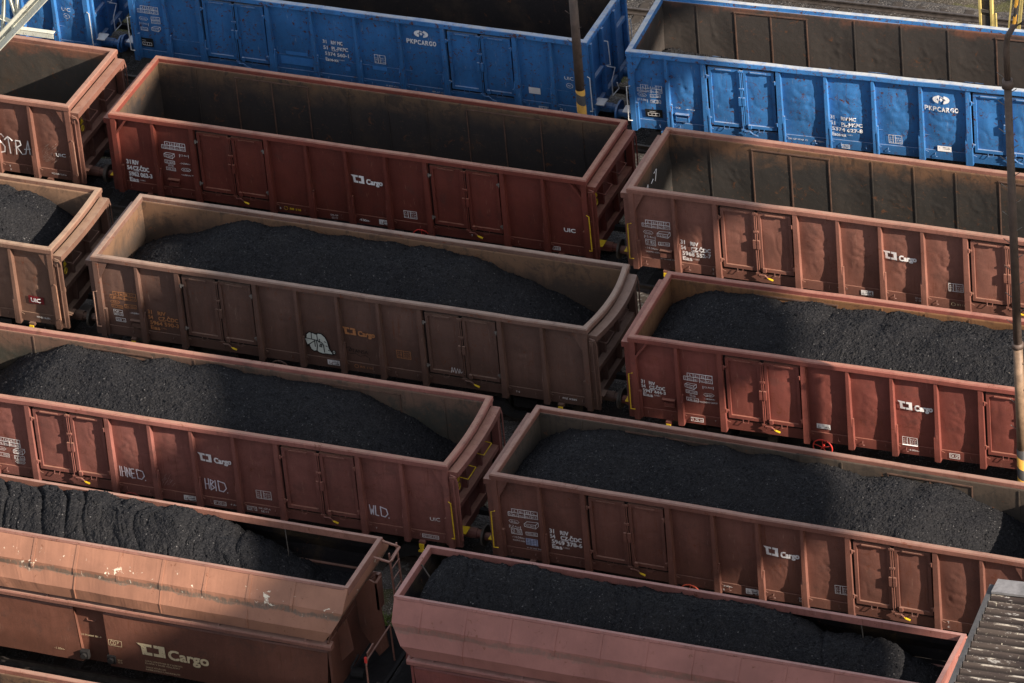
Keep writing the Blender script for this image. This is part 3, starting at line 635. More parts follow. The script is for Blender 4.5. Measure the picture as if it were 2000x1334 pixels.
            for ax in (-.9, .9):
                w = MB()
                for sd in (-1, 1): w.tube([(bx+ax, sd*.70, .46), (bx+ax, sd*.83, .46)], .46, 24)
                w.build('wheelset', GRIME, bo)
        m = MB(); m.box(-6.7, 6.7, -1.2, 1.2, .9, 1.09); m.build('underframe', DARK, P)
    def surf(s, x, z, lift=.022):
        z = np.asarray(z, float); return -(1.385 + (2.27-z)*.047 + lift + np.where((x > -.45) & (x < .25), -.10, 0))

# ---------------------------------------------------------------- placements (wagon centre x, y, yaw)
POSE = {'A0': (-16.38, 5.95, .5), 'A1': (-2.337, 6.125, .356), 'A2': (11.6, 6.356, 3.092), 'B0': (-14.018, .066, -.388), 'B1': (0, 0, 0), 'B2': (13.975, .034, .771),
        'C0': (-11.588, -6.154, -.374), 'C1': (2.365, -6.169, .189), 'C2': (16.29, -6.054, 1.179), 'D0': (1.254, -12.284, .515), 'D1': (15.251, -12.317, -.337),
        'F0': (1.2, -24.83, 0.)}
DUSTR = (.40, .24, .17)
def gondola(k, label, rgb, seed, dent=1., bow=0., blue=False, diag=False, hand=YEL, top=(.13,.075,.045), low=(.030,.025,.023), z0=2.3, z1=3.1, rimdust=.75, rust=(.13,.035,.012), rustamt=.66, bulge=.05, dust=DUSTR, grime=.35, mid=(.07,.048,.033), group=None, chips=None):
    nm = k.lower()
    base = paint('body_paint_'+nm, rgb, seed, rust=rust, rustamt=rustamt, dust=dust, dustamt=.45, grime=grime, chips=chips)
    rim = paint('rim_paint_'+nm, sc(rgb, 1.15), seed+1, rust=rust, rustamt=rustamt-.03, dust=sc(dust, .82), dustamt=rimdust, grime=.5)
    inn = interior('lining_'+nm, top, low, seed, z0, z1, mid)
    x, y, a = POSE[k]
    return Gondola('blue_gondola_wagon' if blue else 'gondola_wagon', (x, y, 0), a, label, base, rim, inn, seed, blue=blue, dent=dent, bow=bow, hand=hand, diag=diag, bulge=bulge,
                   group=group or ('blue open wagons' if blue else 'red and brown open wagons')), base, inn
FRB = plain('rusty_inner_edge', (.085, .048, .034), .75)
BLUE = (.034, .145, .36); BD = (.50, .52, .52)
BR = dict(rust=(.085, .030, .016), rustamt=.585, dust=BD, grime=.1)

# --- row of blue wagons
g, bm_, im = gondola('A0', 'blue open wagon cut off at the top left corner, behind the pale lattice girder', BLUE, 51, blue=True, hand=WRAIL, low=(.02,.018,.018), **BR)
S = Sheet(); S.text('UIC', 5.62, 2.20, .10, .26); S.text('MC', 5.70, 2.02, .05, .09)
S.line([(5.745+.09*math.cos(t), 2.045+.075*math.sin(t)) for t in np.linspace(0, 6.28, 16)], .01); S.build('lettering', WHITE2, g.root, g.surf)

g, bm_, im = gondola('A1', 'empty blue open wagon in the upper middle with pale blue repaint patches beside its number', BLUE, 52, blue=True, hand=WRAIL, dent=.5, bulge=.025, top=(.07,.05,.04), low=(.022,.019,.019), z0=2.7, z1=3.4, **BR)
S = Sheet(); load_table(S, -6.24, 2.40, .6); hexa(S, -6.22, 2.18); boxed(S, -5.86, 2.22, .24, .09, '32.0m'); boxed(S, -5.86, 2.12, .24, .08, '20.0t'); span(S, -6.22, 2.05, .26, '14.04m'); boxed(S, -6.2, 1.86, .2, .09, '12.4m'); cuboid(S, -5.88, 1.88, .25, .14)
number(S, -.98, 2.20, '5374 560-1', 'Eaos-xx', 'PL-PKPC', top='RIV MC', dz=.18, w=.66)
word(S, 'PKPCARGO', 1.40, 2.54, .13, .105, .012)
@piece('eye_emblem')
def eye(s, x, z, k):
    def alm(t): return (abs(math.cos(t))**.9*math.copysign(1, math.cos(t)), math.sin(t)*.52)
    for a0, a1, ins in ((1.75, 4.4, -1), (-1.35, 1.30, 1)):
        o_ = [(x+alm(a0+(a1-a0)*i/12)[0]*k, z+alm(a0+(a1-a0)*i/12)[1]*k) for i in range(13)]
        i_ = [(x+.34*k*ins, z+.22*k*1), (x+.52*k*ins, z), (x+.30*k*ins, z-.22*k)]
        if ins < 0: i_ = i_[::-1]
        s.poly(o_ + (i_[::-1] if ins > 0 else i_[::-1]))
    s.poly([(x-.2*k, z), (x, z+.24*k), (x+.2*k, z), (x, z-.24*k)]); s.line([(x-.25*k, z+.42*k), (x+.02*k, z+.36*k), (x+.3*k, z+.2*k)], .015)
eye(S, 1.83, 2.86, .20); rev_grid(S, .45, 1.80, .3, .25); S.text('UIC', 5.72, 2.06, .10, .25); S.text('MC', 5.80, 1.86, .05, .09)
S.line([(5.845+.09*math.cos(t), 1.885+.07*math.sin(t)) for t in np.linspace(0, 6.28, 16)], .01)
S.text('DK-GP 12', 2.0, 1.14, .04, .3); S.text('9 400 mm', .7, 1.14, .04, .35); boxed(S, 4.95, 1.06, .26, .09, '25 100'); boxed(S, 5.35, 1.06, .24, .1, 'R 75m')
S.build('lettering', WHITE2, g.root, g.surf)
S = Sheet(); S.fill(4.70, 1.50, .32, .19); S.build('white_notice', WHITE, g.root, g.surf)
K = Sheet(); K.fill(-6.27, 1.36, .38, .27); K.build('brake_panel', BLACK, g.root, g.surf)
S = Sheet(); S.rect(-6.2, 1.41, .26, .09, .012); S.line([(-6.14, 1.41), (-6.14, 1.5)], .01); S.line([(-6.07, 1.41), (-6.07, 1.5)], .01); S.line([(-6.0, 1.41), (-6.0, 1.5)], .01); S.line([(-6.2, 1.56), (-6.1, 1.56)], .01); S.build('brake_sign', WHITE, g.root, lambda x, z: g.surf(x, z, .034))
LB = plain('light_blue_repaint', (.05, .20, .50), .5, var=.08)
for q in ((-2.24, 1.40, 1.0, .24), (-2.08, 1.70, .62, .11), (-.42, 1.42, .14, .14), (.36, 1.58, .4, .12)):
    S = Sheet(); S.fill(*q); S.build('repaint_patch', LB, g.root, lambda x, z: g.surf(x, z, .020))
Y_ = Sheet(); 

g, bm_, im = gondola('A2', 'dented blue open wagon at the top right, nearly empty, its sides lit by the sun', sc(BLUE, 1.1), 53, blue=True, hand=WRAIL, dent=1.5, bulge=.055, top=(.13,.06,.04), low=(.045,.039,.035), z0=2.95, z1=3.3, mid=(.038,.033,.030), rimdust=1., **BR)
g.inner_frames(im, FRB)
S = Sheet(); load_table(S, -6.25, 2.10, .66); hexa(S, -6.25, 1.96, .25, .1); boxed(S, -5.9, 1.98, .26, .08, '32.0m'); span(S, -6.25, 1.84, .26, '14.04'); boxed(S, -5.9, 1.80, .26, .09, '20.0t')
number(S, -1.17, 1.88, '5374 627-8', 'Eaos-xx', 'PL-PKPC', top='RIV MC', dz=.17, w=.8)
word(S, 'PKPCARGO', 1.31, 2.44, .13, .112, .010)
eye(S, 1.75, 2.78, .22); rev_grid(S, .34, 1.34, .34, .24); S.text('DK-GP-WAR 12', -2.3, 1.14, .05, .5); S.text('-9.00m-', -1.65, 1.14, .05, .3); boxed(S, -.9, 1.05, .2, .1, 'R75'); S.text('UIC', 5.9, 2.0, .1, .25)
S.text('DGM', -5.25, 1.70, .05, .14); S.text('WARSZAWA', -4.98, 1.70, .03, .24)
S.build('lettering', WHITE2, g.root, g.surf)
K = Sheet(); K.fill(-6.08, 1.36, .46, .24); 
W = Sheet(); W.rect(-6.0, 1.41, .3, .08, .012); W.line([(-5.9, 1.41), (-5.9, 1.49)], .01); W.line([(-5.8, 1.41), (-5.8, 1.49)], .01); W.line([(-5.95, 1.54), (-5.8, 1.54)], .01); W.build('brake_sign', WHITE, g.root, lambda x, z: g.surf(x, z, .034)); K.build('brake_panel', BLACK, g.root, g.surf)
g.placard(-5.25, 1.32, bm_, .34, .22)
W = Sheet(); K = Sheet(); stripe_label(W, K, 1.60, 1.26, .36, .15); W.build('speed_label', WHITE, g.root, g.surf); K.build('label_print', BLACK, g.root, lambda x, z: g.surf(x, z, .034))
coal_load('coal_remnant', (POSE['A2'][0], POSE['A2'][1], 0), POSE['A2'][2], 'thin strip of leftover coal along the floor of the nearly empty blue wagon', [(-6.1, -5.9, 1.85, 1.0, .8, .2), (-5.2, 6.3, 1.66, 1.35, .9, .2)], 53, scal=(.05, .8))

# --- row B
g, bm_, im = gondola('B0', 'sunlit brown open wagon at the upper left edge with white STRA graffiti', (.175, .080, .058), 11, dent=1.1, top=(.16,.07,.045), low=(.055,.048,.040), z0=2.85, z1=3.2, hand=None or plain('brown_handrail', (.25,.14,.10), .6))
S = Sheet(); S.text('UIC', 5.88, 1.70, .10, .26, .007); S.text('MZ 0285 13.07.09', 5.66, 1.13, .05, .42); S.text('T', 4.45, 1.15, .06); S.text('0', 4.47, 1.06, .05)
S.build('lettering', WHITE, g.root, g.surf)
S = Sheet(); w = .036
S.line([(4.42, 2.05), (4.36, 2.12), (4.26, 2.10), (4.24, 1.98), (4.34, 1.86), (4.42, 1.75), (4.40, 1.60), (4.28, 1.55), (4.18, 1.62)], w)
S.line([(4.56, 1.58), (4.55, 2.06)], w); S.line([(4.44, 1.97), (4.55, 2.08), (4.66, 1.98)], w)
S.line([(4.74, 1.58), (4.76, 2.0), (4.88, 2.0), (4.90, 1.88), (4.78, 1.80), (4.90, 1.60)], w*.8); S.line([(4.90, 1.60), (5.0, 1.62), (5.10, 2.02), (5.12, 1.62)], w*.8); S.line([(4.98, 1.76), (5.14, 1.78)], w*.7)
S.build('graffiti', WHITE, g.root, g.surf)
S = Sheet(); rr_ = random.Random(4)
for i in range(26):
    x = 5.46 + rr_.random()*.36; z = 1.42 + rr_.random()*.55; S.line([(x, z), (x+.08+rr_.random()*.12, z+.10+rr_.random()*.06)], .006)
S.build('chalk_scribble', worn('chalk', (.35, .28, .24), .5, 4, (.17, .07, .05)), g.root, g.surf)

g, bm_, im = gondola('B1', 'empty dark red open wagon numbered 5962 062-3 in the middle of the second row', (.140, .034, .024), 12, dent=.45, bulge=.03, diag=True, top=(.12,.072,.042), low=(.030,.026,.025), z0=2.45, z1=3.35, mid=(.055,.040,.030), rimdust=.75, dust=(.44,.24,.16), rustamt=.72)
g.inner_frames(im, FRB)
S = Sheet(); number(S, -6.16, 1.80, '5962 062-3', dz=.18, w=.64, h=.125, b=.014, off=.17); load_table(S, -5.10, 2.42, .66); cuboid(S, -5.06, 2.16, .3, .15, '72.0m'); span(S, -4.62, 2.26, .24, '12.4m'); boxed(S, -5.06, 1.99, .28, .09, '25 800'); S.text('20.0t', -4.98, 1.91, .06, .16); boxed(S, -5.04, 1.79, .26, .08, '28.9t'); S.text('-14.04m-', -4.64, 2.02, .055, .3); hexa(S, -4.62, 1.82); S.text('VAZENO PV', -4.64, 1.68, .04, .36)
logo(S, .13, 2.22, .22, .34); S.text('UIC', 5.74, 1.66, .11, .30, bold=.01); rev_grid(S, 1.44, 1.38); S.text('-9.00m-', .18, 1.10, .06, .28, .006); S.text('DK-GP', -.60, 1.13, .045, .2); S.text('SZ-12', -.58, 1.05, .045, .16); boxed(S, 5.20, 1.09, .38, .09, 'MZ0285 KRN'); S.text('T', 3.2, 1.12, .06); S.text('8', -2.0, 1.10, .06)
S.build('lettering', WHITE, g.root, g.surf)
W = Sheet(); K = Sheet(); stripe_label(W, K, .72, 1.08, .31, .145); W.build('speed_label', WHITE, g.root, g.surf); K.build('label_print', BLACK, g.root, lambda x, z: g.surf(x, z, .034))
Y_ = Sheet(); Y_.text('R8 116', -1.72, 1.12, .06, .3, .006); Y_.line([(-1.83+.05*math.cos(t), 1.15+.05*math.sin(t)) for t in np.linspace(0, 6.28, 12)], .01); Y_.build('yellow_mark', YEL, g.root, g.surf)
g.placard(-4.62-.4, 1.32, bm_); g.wheel(1.85, .86)
S = Sheet()
SB = plain('sticker_blue', (.03,.08,.2)); 

g, bm_, im = gondola('B2', 'empty brown open wagon numbered 5968 552-7 with its right part in sunlight', (.21, .092, .068), 13, dent=1.2, bulge=.05, top=(.15,.08,.045), low=(.034,.031,.028), z0=2.6, z1=3.2, mid=(.045,.036,.029), rimdust=.8)
g.inner_frames(im, FRB)
S = Sheet(); load_table(S, -6.14, 2.18, .72); hexa(S, -6.12, 1.98, .26, .10, '35.0m'); cuboid(S, -5.76, 1.94, .34, .17, '72.0m'); span(S, -6.1, 1.88, .28, '12.4m'); boxed(S, -6.08, 1.66, .26, .16, '21 800'); boxed(S, -5.74, 1.70, .28, .09, '20.0t'); S.text('-14.04m-', -6.1, 1.54, .06, .34); S.text('VAZENO KRN', -6.1, 1.44, .04, .36)
number(S, -5.17, 1.82, '5968 552-7', dz=.16, w=.74, h=.115, b=.010); logo(S, .09, 2.21, .22, .36, cx=.48, cw=.53); rev_grid(S, 1.68, 1.52, .36, .22); S.text('-9.00m-', -1.18, 1.16, .05, .26); S.text('31 54 5968 552-7', -5.72, 1.28, .035, .42); S.text('T', -4.4, 1.16, .06); S.text('C', -4.4, 1.05, .05); S.text('DK GP', .8, 1.16, .045, .14); S.text('SZ 08', .8, 1.09, .045, .14)
S.build('lettering', WHITE, g.root, g.surf)
S = Sheet(); S.text('R8 116', 1.86, 1.12, .06, .24); S.line([(1.76+.05*math.cos(t), 1.15+.05*math.sin(t)) for t in np.linspace(0, 6.28, 12)], .01); S.build('yellow_mark', CREAM, g.root, g.surf)
W = Sheet(); K = Sheet(); stripe_label(W, K, -.58, 1.06, .31, .14); W.build('speed_label', WHITE, g.root, g.surf); K.build('label_print', BLACK, g.root, lambda x, z: g.surf(x, z, .034))
g.placard(-5.72, 1.36, bm_); g.wheel(-1.78, .70, bm_)
# scratched digits inside the left end wall
m = MB(); y0 = -.55
for pts in ([(-.9, 2.55), (-.8, 2.72), (-.92, 2.80), (-.7, 2.90)], [(-.55, 2.95), (-.42, 3.02), (-.38, 2.86), (-.58, 2.70), (-.36, 2.74)], [(-.2, 2.92), (-.05, 2.96)], [(0.02, 3.08), (.2, 3.10), (.08, 2.82)]):
    m.tube([(-6.30, p[0], p[1]-.25) for p in pts], .010, 4)
m.build('chalk_digits', WHITE, g.root)

# --- row C
g, bm_, im = gondola('C0', 'brown open wagon with coal at the left edge, UIC on a dark red square', (.15, .082, .058), 21, dent=1.2, bow=.05, top=(.22,.13,.08), low=(.09,.062,.045), z0=2.6, z1=3.1, mid=(.14,.085,.052), hand=plain('rusty_handrail', (.30,.16,.10), .6), rimdust=.9, dust=(.40,.28,.19))
W = Sheet(); W.fill(5.60, 1.56, .42, .22); W.build('red_square', plain('dark_red_panel', (.16, .012, .015)), g.root, lambda x, z: g.surf(x, z, .022))
S = Sheet(); S.text('UIC', 5.67, 1.61, .12, .26, .008); S.text('MZ 025 30.09.2', 5.75, 1.16, .045, .36); S.build('lettering', WHITE, g.root, lambda x, z: g.surf(x, z, .034))
coal_load('coal_load', (*POSE['C0'][:2], 0), POSE['C0'][2], 'coal heap sloping down inside the brown wagon at the left edge', [(-6, 4.1, 3.3, -.1, .5, .6)], 21)

g, bm_, im = gondola('C1', 'weathered brown coal wagon with faded orange lettering and a white bubble graffiti', (.125, .070, .053), 22, dent=.8, bulge=.035, bow=.15, top=(.155,.088,.052), low=(.055,.040,.031), z0=2.4, z1=3.05, mid=(.10,.060,.036), hand=plain('old_handrail', (.25,.15,.11), .6), rimdust=.9, dust=(.34,.24,.18), rustamt=.62, grime=.25)
S = Sheet(); load_table(S, -6.1, 2.08, .70); hexa(S, -6.1, 1.95, .26, .08); boxed(S, -6.08, 1.82, .3, .08, '21 800'); boxed(S, -5.72, 1.86, .3, .1, '36.0m'); number(S, -5.13, 1.78, '5964 590-3', dz=.155, w=.76, h=.11)
logo(S, .10, 2.06, .20, .35, cx=.49, cw=.52); rev_grid(S, 1.44, 1.60, .36, .22); S.text('RS 116', .42, 1.14, .06, .34); S.line([(.32+.05*math.cos(t), 1.17+.05*math.sin(t)) for t in np.linspace(0, 6.28, 12)], .01)
S.build('faded_lettering', FADED, g.root, g.surf)
W = Sheet(); S = Sheet(); boxed(S, -6.05, 1.60, .24, .16, '20.t'); boxed(S, -6.02, 1.42, .26, .10, '28 t'); S.text('-14.04m-', -5.62, 1.70, .05, .28); S.text('MZ 0285', 5.65, 1.14, .05, .36); S.text('T 0', 4.45, 1.12, .05, .1); S.text('DK GP', .98, 1.12, .04, .12); S.build('lettering', WHITE, g.root, g.surf)
W = Sheet(); K = Sheet(); stripe_label(W, K, -.44, 1.10, .32, .14); W.build('speed_label', WHITE, g.root, g.surf); K.build('label_print', BLACK, g.root, lambda x, z: g.surf(x, z, .034))
# bubble graffiti: pale fill shapes with dark outlines
gx, gz, gw, gh = -.98, 1.36, .76, .66
def G(p): return [(gx + a*gw, gz + b*gh) for a, b in p]
fill1 = G([(.0,.62),(.06,.62),(.09,.80),(.20,.92),(.32,.90),(.42,.86),(.50,.92),(.62,.92),(.74,.80),(.80,.62),(.84,.30),(.96,.04),(.70,.04),(.60,.02),(.46,.06),(.40,.12),(.30,.08),(.20,.16),(.15,.36),(.09,.30)])
F_ = Sheet(); F_.poly(fill1); e_ = [(gx+gw*(.99+.055*math.cos(t)), gz+gh*(.16+.085*math.sin(t))) for t in np.linspace(0, 6.1, 14)]; F_.poly(e_)
F_.build('graffiti', worn('pale_spray_paint', (.62, .66, .58), .68, 9, (.30, .20, .13)), g.root, g.surf)
K = Sheet(); K.line(fill1, .026, closed=True); K.line(e_, .02, closed=True)
for p in ([(.0,.62),(.36,.60),(.50,.56)], [(.36,.60),(.36,.30)], [(.27,.92),(.26,.64)], [(.46,.86),(.46,.60),(.52,.52),(.54,.66)], [(.15,.36),(.34,.54)], [(.40,.12),(.44,.36),(.42,.60)], [(.52,.34),(.55,.46),(.60,.44),(.58,.32),(.52,.34)], [(.66,.10),(.66,.42),(.60,.52),(.54,.56)], [(.70,.58),(.74,.56)], [(.74,.40),(.78,.38)], [(.80,.22),(.84,.20)], [(.98,.15),(1.0,.17)]):
    K.line(G(p), .022)
K.line([(.10,1.66),(.20,1.70),(.26,1.62),(.18,1.58),(.24,1.70)], .012); K.text('TANSA', .26, 1.56, .11, .42); K.line([(.2,1.50),(.34,1.54),(.46,1.47),(.60,1.52),(.70,1.45),(.70,1.36)], .012)
K.build('graffiti_outline', BLACK, g.root, lambda x, z: g.surf(x, z, .034))
S = Sheet(); S.line([(2.85, 1.44), (2.88, 1.60), (2.90, 1.46), (2.95, 1.60), (2.97, 1.44), (3.02, 1.58), (3.05, 1.44), (3.08, 1.58), (3.1, 1.46), (3.16, 1.52), (3.2, 1.44)], .008)
S.build('chalk_scribble', WHITE, g.root, g.surf)
g.placard(-5.62, 1.32, bm_); g.wheel(-1.73, .74, bm_)
coal_load('coal_load', (*POSE['C1'][:2], 0), POSE['C1'][2], 'long coal heap with a small second mound at its left end', [(-5.05, -4.85, 2.80, .0, .5, .22), (-3.45, 2.2, 3.26, -.05, .5, .5), (2.2, 3.8, 2.85, -.2, .6, .5), (3.6, 4.6, 2.3, -.3, .6, .4)], 22, scal=(.05, 1.2))

g, bm_, im = gondola('C2', 'red open wagon full of coal numbered 5947 444-3, right of the weathered brown one', (.19, .056, .043), 23, dent=1., bulge=.05, diag=True, top=(.17,.085,.04), low=(.07,.035,.022), z0=2.3, z1=3.0, mid=(.12,.06,.025), rimdust=.7, dust=(.45,.23,.16), rustamt=.72)
g.inner_frames(im, FRB)
S = Sheet(); number(S, -6.22, 1.98, '5947 444-3', dz=.125, w=.57, h=.095, b=.008); load_table(S, -5.14, 2.24, .72); cuboid(S, -5.12, 2.02, .30, .15); span(S, -4.66, 2.10, .25, '12.4m'); boxed(S, -5.1, 1.88, .28, .085, '20 700'); S.text('20.0t', -5.02, 1.79, .06, .16); boxed(S, -5.1, 1.66, .3, .09, '28.6t'); hexa(S, -4.66, 1.86); S.text('-14.04m-', -4.64, 1.76, .05, .26); S.text('VAZENO PV 280520', -4.78, 1.66, .045, .44)
boxed(S, -5.04, 1.09, .3, .1, 'R 75 m'); logo(S, .17, 2.29, .21, .32, cx=.49, cw=.5); rev_grid(S, .20, 1.27, .36, .22); S.text('-9.00m-', .32, 1.12, .05, .26); boxed(S, 1.32, 1.08, .24, .13, 'DK GP'); S.text('T', -4.45, 1.14, .05)
S.build('lettering', WHITE, g.root, g.surf)
W = Sheet(); K = Sheet(); stripe_label(W, K, -1.90, 1.38, .34, .14); W.build('speed_label', WHITE, g.root, g.surf); K.build('label_print', BLACK, g.root, lambda x, z: g.surf(x, z, .034))
g.placard(-5.72, 1.40, bm_, .30, .2); g.wheel(-1.80, .84)
coal_load('coal_load', (*POSE['C2'][:2], 0), POSE['C2'][2], 'long coal heap inside the red wagon at the right edge, half in sun', [(-4.75, 5.4, 3.28, -.05, .5, .6)], 23, scal=(.06, 1.3))

# --- row D
g, bm_, im = gondola('D0', 'pinkish red coal wagon with IHNED, HBID and WLD sprayed on its side', (.225, .088, .071), 31, dent=1.15, bulge=.05, bow=.07, top=(.14,.082,.058), low=(.045,.044,.036), z0=2.5, z1=3.1, mid=(.09,.062,.045), rimdust=.65, dust=(.46,.27,.18), rustamt=.68)
g.inner_frames(im, FRB)
S = Sheet(); load_table(S, -5.2, 1.84, .66); hexa(S, -5.2, 1.68); cuboid(S, -4.75, 1.64, .3, .16); boxed(S, -5.18, 1.5, .3, .1, '21 800'); boxed(S, -4.74, 1.48, .26, .1, '12.4m'); hexa(S, -4.74, 1.36); logo(S, .14, 2.29, .22, .35, cx=.50, cw=.5); S.text('UIC', 5.88, 1.62, .10, .24); rev_grid(S, 1.50, 1.46, .37, .23); boxed(S, .36, 1.09, .3, .1, 'R 150 m'); S.text('-9.00m-', .76, 1.13, .045, .22); boxed(S, 1.2, 1.09, .24, .1, 'DKV'); S.text('DK-GP-A', 1.5, 1.16, .05, .3); S.text('SZ-12', 1.55, 1.08, .05, .2); boxed(S, 5.62, 1.10, .40, .09, 'MZ 0285 KRN'); S.text('T', 4.45, 1.12, .05)
S.build('lettering', WHITE, g.root, g.surf)
W = Sheet(); K = Sheet(); stripe_label(W, K, -.42, 1.08, .32, .14); W.build('speed_label', WHITE, g.root, g.surf); K.build('label_print', BLACK, g.root, lambda x, z: g.surf(x, z, .034))
S = Sheet(); w = .026
@piece('graffiti')
def letters(S, x, z, h, txt, w):
    for ch in txt:
        P_ = {'I': [[(0,0),(0,1)]], 'H': [[(0,0),(0,1)],[(0,.5),(.5,.55)],[(.5,.1),(.5,1.05)]], 'N': [[(0,0),(.05,1),(.45,.1),(.5,1)]], 'E': [[(.45,1),(0,.95),(0,0),(.5,.05)],[(0,.5),(.4,.5)]],
              'D': [[(.1,1),(.15,.05),(.7,0),(1.15,.35),(1.0,.85),(.1,1)]], 'B': [[(0,0),(.05,1),(.5,.85),(.1,.55),(.55,.3),(0,0)]], 'W': [[(0,1),(.15,.05),(.35,.6),(.5,.05),(.65,1)]], 'L': [[(.05,1),(0,.05),(.45,0)]]}[ch]
        for p in P_: S.line([(x + a*h*.62, z + b*h) for a, b in p], w)
        x += h*.62*{'I': .28, 'D': 1.3, 'W': .85}.get(ch, .72)
    S.fill(x-.02, z-.03, .02, .03)
letters(S, -1.99, 1.47, .28, 'IHNED', w); letters(S, .20, 1.48, .30, 'HBID', w); letters(S, 4.36, 1.50, .27, 'WLD', w)
S.build('graffiti', worn('white_spray_paint', (.78, .74, .80), .66, 6, (.35, .2, .2)), g.root, g.surf)
S = Sheet(); rr_ = random.Random(9)
for i in range(18):
    x = -.94 + rr_.random()*.3; z = 1.38 + rr_.random()*.28; S.line([(x, z), (x+.06+rr_.random()*.1, z+.10+rr_.random()*.08)], .006)
S.build('chalk_scribble', worn('chalk_pink', (.40, .26, .24), .5, 4, (.2, .08, .07)), g.root, g.surf)
g.wheel(-1.77, .80, plain('faded_red_wheel', (.22, .04, .03)))
coal_load('coal_load', (*POSE['D0'][:2], 0), POSE['D0'][2], 'coal heap in the graffiti covered pinkish wagon, its left half sunlit', [(-5.6, -5.2, 2.35, .3, .6, .3), (-4.1, 2.8, 3.28, -.1, .5, .55), (2.6, 4.0, 2.75, -.2, .6, .5), (4.0, 4.8, 2.2, -.3, .6, .4)], 31, scal=(.045, 1.3))

g, bm_, im = gondola('D1', 'brown red coal wagon numbered 5969 378-6 reaching the lower right edge', (.16, .069, .051), 32, dent=1.1, bulge=.05, top=(.075,.056,.042), low=(.034,.030,.026), z0=2.4, z1=3.1, mid=(.050,.042,.032), rimdust=.8, dust=(.38,.23,.17), rustamt=.63, grime=.35)
g.inner_frames(im, FRB)
S = Sheet(); load_table(S, -6.10, 2.16, .72); hexa(S, -6.1, 1.97); cuboid(S, -5.72, 1.90, .34, .17); span(S, -6.1, 1.85, .28, '12.4m'); boxed(S, -6.06, 1.66, .26, .16, '21 700'); boxed(S, -5.70, 1.68, .28, .09, '20.0t'); S.text('-14.04m-', -6.06, 1.54, .06, .32); S.text('VAZENO KRN', -6.05, 1.46, .04, .30); S.text('31 54 5969 378-6', -5.72, 1.30, .035, .40)
number(S, -5.11, 1.86, '5969 378-6', dz=.148, w=.74, h=.112, b=.010); logo(S, .16, 2.28, .22, .36, cx=.50, cw=.46); rev_grid(S, 1.78, 1.50, .36, .23); S.text('-9.00m-', -.95, 1.17, .045, .24); S.text('T', -4.3, 1.16, .06); S.text('C', -4.3, 1.05, .05); S.text('0', -.95, 1.06, .05); S.text('DK GP', .88, 1.17, .045, .15); S.text('SZ 08', .88, 1.10, .045, .15); S.text('T', 4.4, 1.2, .06); S.text('C', 4.4, 1.08, .05)
S.build('lettering', WHITE, g.root, g.surf)
W = Sheet(); K = Sheet(); stripe_label(W, K, -.40, 1.08, .31, .15); W.build('speed_label', WHITE, g.root, g.surf); K.build('label_print', BLACK, g.root, lambda x, z: g.surf(x, z, .034))
W = Sheet(); W.fill(-5.72, 1.40, .29, .19); W.build('pale_placard', plain('pale_blue_card', (.42, .46, .62), .5), g.root, lambda x, z: g.surf(x, z, .030))
K = Sheet(); [K.line([(-5.70, 1.43+i*.045), (-5.45, 1.43+i*.045)], .008) for i in range(4)]; [K.line([(-5.68+i*.075, 1.41), (-5.68+i*.075, 1.58)], .008) for i in range(4)]; K.build('placard_print', DARK, g.root, lambda x, z: g.surf(x, z, .036))
g.wheel(-1.76, .82, plain('orange_red_wheel', (.62, .10, .05)))
coal_load('coal_load', (*POSE['D1'][:2], 0), POSE['D1'][2], 'coal heap in the brown red wagon at the lower right, right half in sun', [(-4.8, 3.2, 3.26, -.1, .5, .55), (3.2, 4.3, 2.95, -.1, .7, .5), (4.1, 4.9, 2.4, 0., .7, .3)], 32, scal=(.05, 1.4))

# --- row E hoppers
def hopper_paint(nm, rgb, seed, band, chips):
    n = NT(nm, .6); off = (seed*3.1, seed, 0); v = n.mapv(off=off); z = n.z()
    c = n.mix(n.ramp(n.noise(.9, 5, .6, v), .3, .7), sc(rgb, .85), sc(rgb, 1.12))
    c = n.mix(n.ramp(n.noise(1, 4, .6, n.mapv((6, 6, .8), off)), .5, .8, 0, .25), c, sc(rgb, .6))
    w = n.math('ADD', z, n.math('MULTIPLY', n.math('SUBTRACT', n.noise(1.8, 6, .7, v), .5), .35))
    bandm = n.math('MULTIPLY', n.ramp(w, 3.20, 3.24), n.ramp(w, 3.36, 3.31))
    bandm = n.math('MULTIPLY', bandm, n.ramp(n.noise(20, 4, .7, n.mapv((1, 1, .3), off)), .3, .6, .2, 1))
    c = n.mix(n.math('MULTIPLY', bandm, band), c, (.13, .10, .075))
    f = n.math('MULTIPLY', n.ramp(n.noise(7, 5, .75, v, 1.), .61, .64), n.ramp(n.noise(1.1, 3), .48, .6)); c = n.mix(f, c, (.16, .06, .03))
    if chips:
        f = n.math('MULTIPLY', n.ramp(n.noise(5, 5, .7, n.mapv(off=(off[0]+5, 1, 3)), .6), .632, .645), n.ramp(n.math('ABSOLUTE', n.math('SUBTRACT', w, 3.42), 0), .24, .10)); c = n.mix(f, c, (.70, .62, .48))
    c = n.mix(n.ramp(n.noise(40, 3, .6, v), .62, .75, 0, .3), c, sc(rgb, .45))
    n.bump(n.noise(18, 5, .65, v), .25, .008); return n.done(c)
hin = interior('hopper_lining_steel', (.05,.04,.035), (.014,.012,.013), 3, 3.3, 3.8)
HG = 'hopper wagons in the front row'
h0 = Hopper('hopper_wagon', (1.45, -18.4, 0), 'orange brown hopper wagon at the lower left with a large cream lettered logo', hopper_paint('orange_brown_hull', (.290, .138, .086), 41, .95, True), paint('rim_e_left', (.24, .11, .08), 41, dust=(.40,.26,.2)), hin, paint('lower_e_left', (.145, .060, .040), 43, dustamt=.3, rustamt=.72), 41, HG)
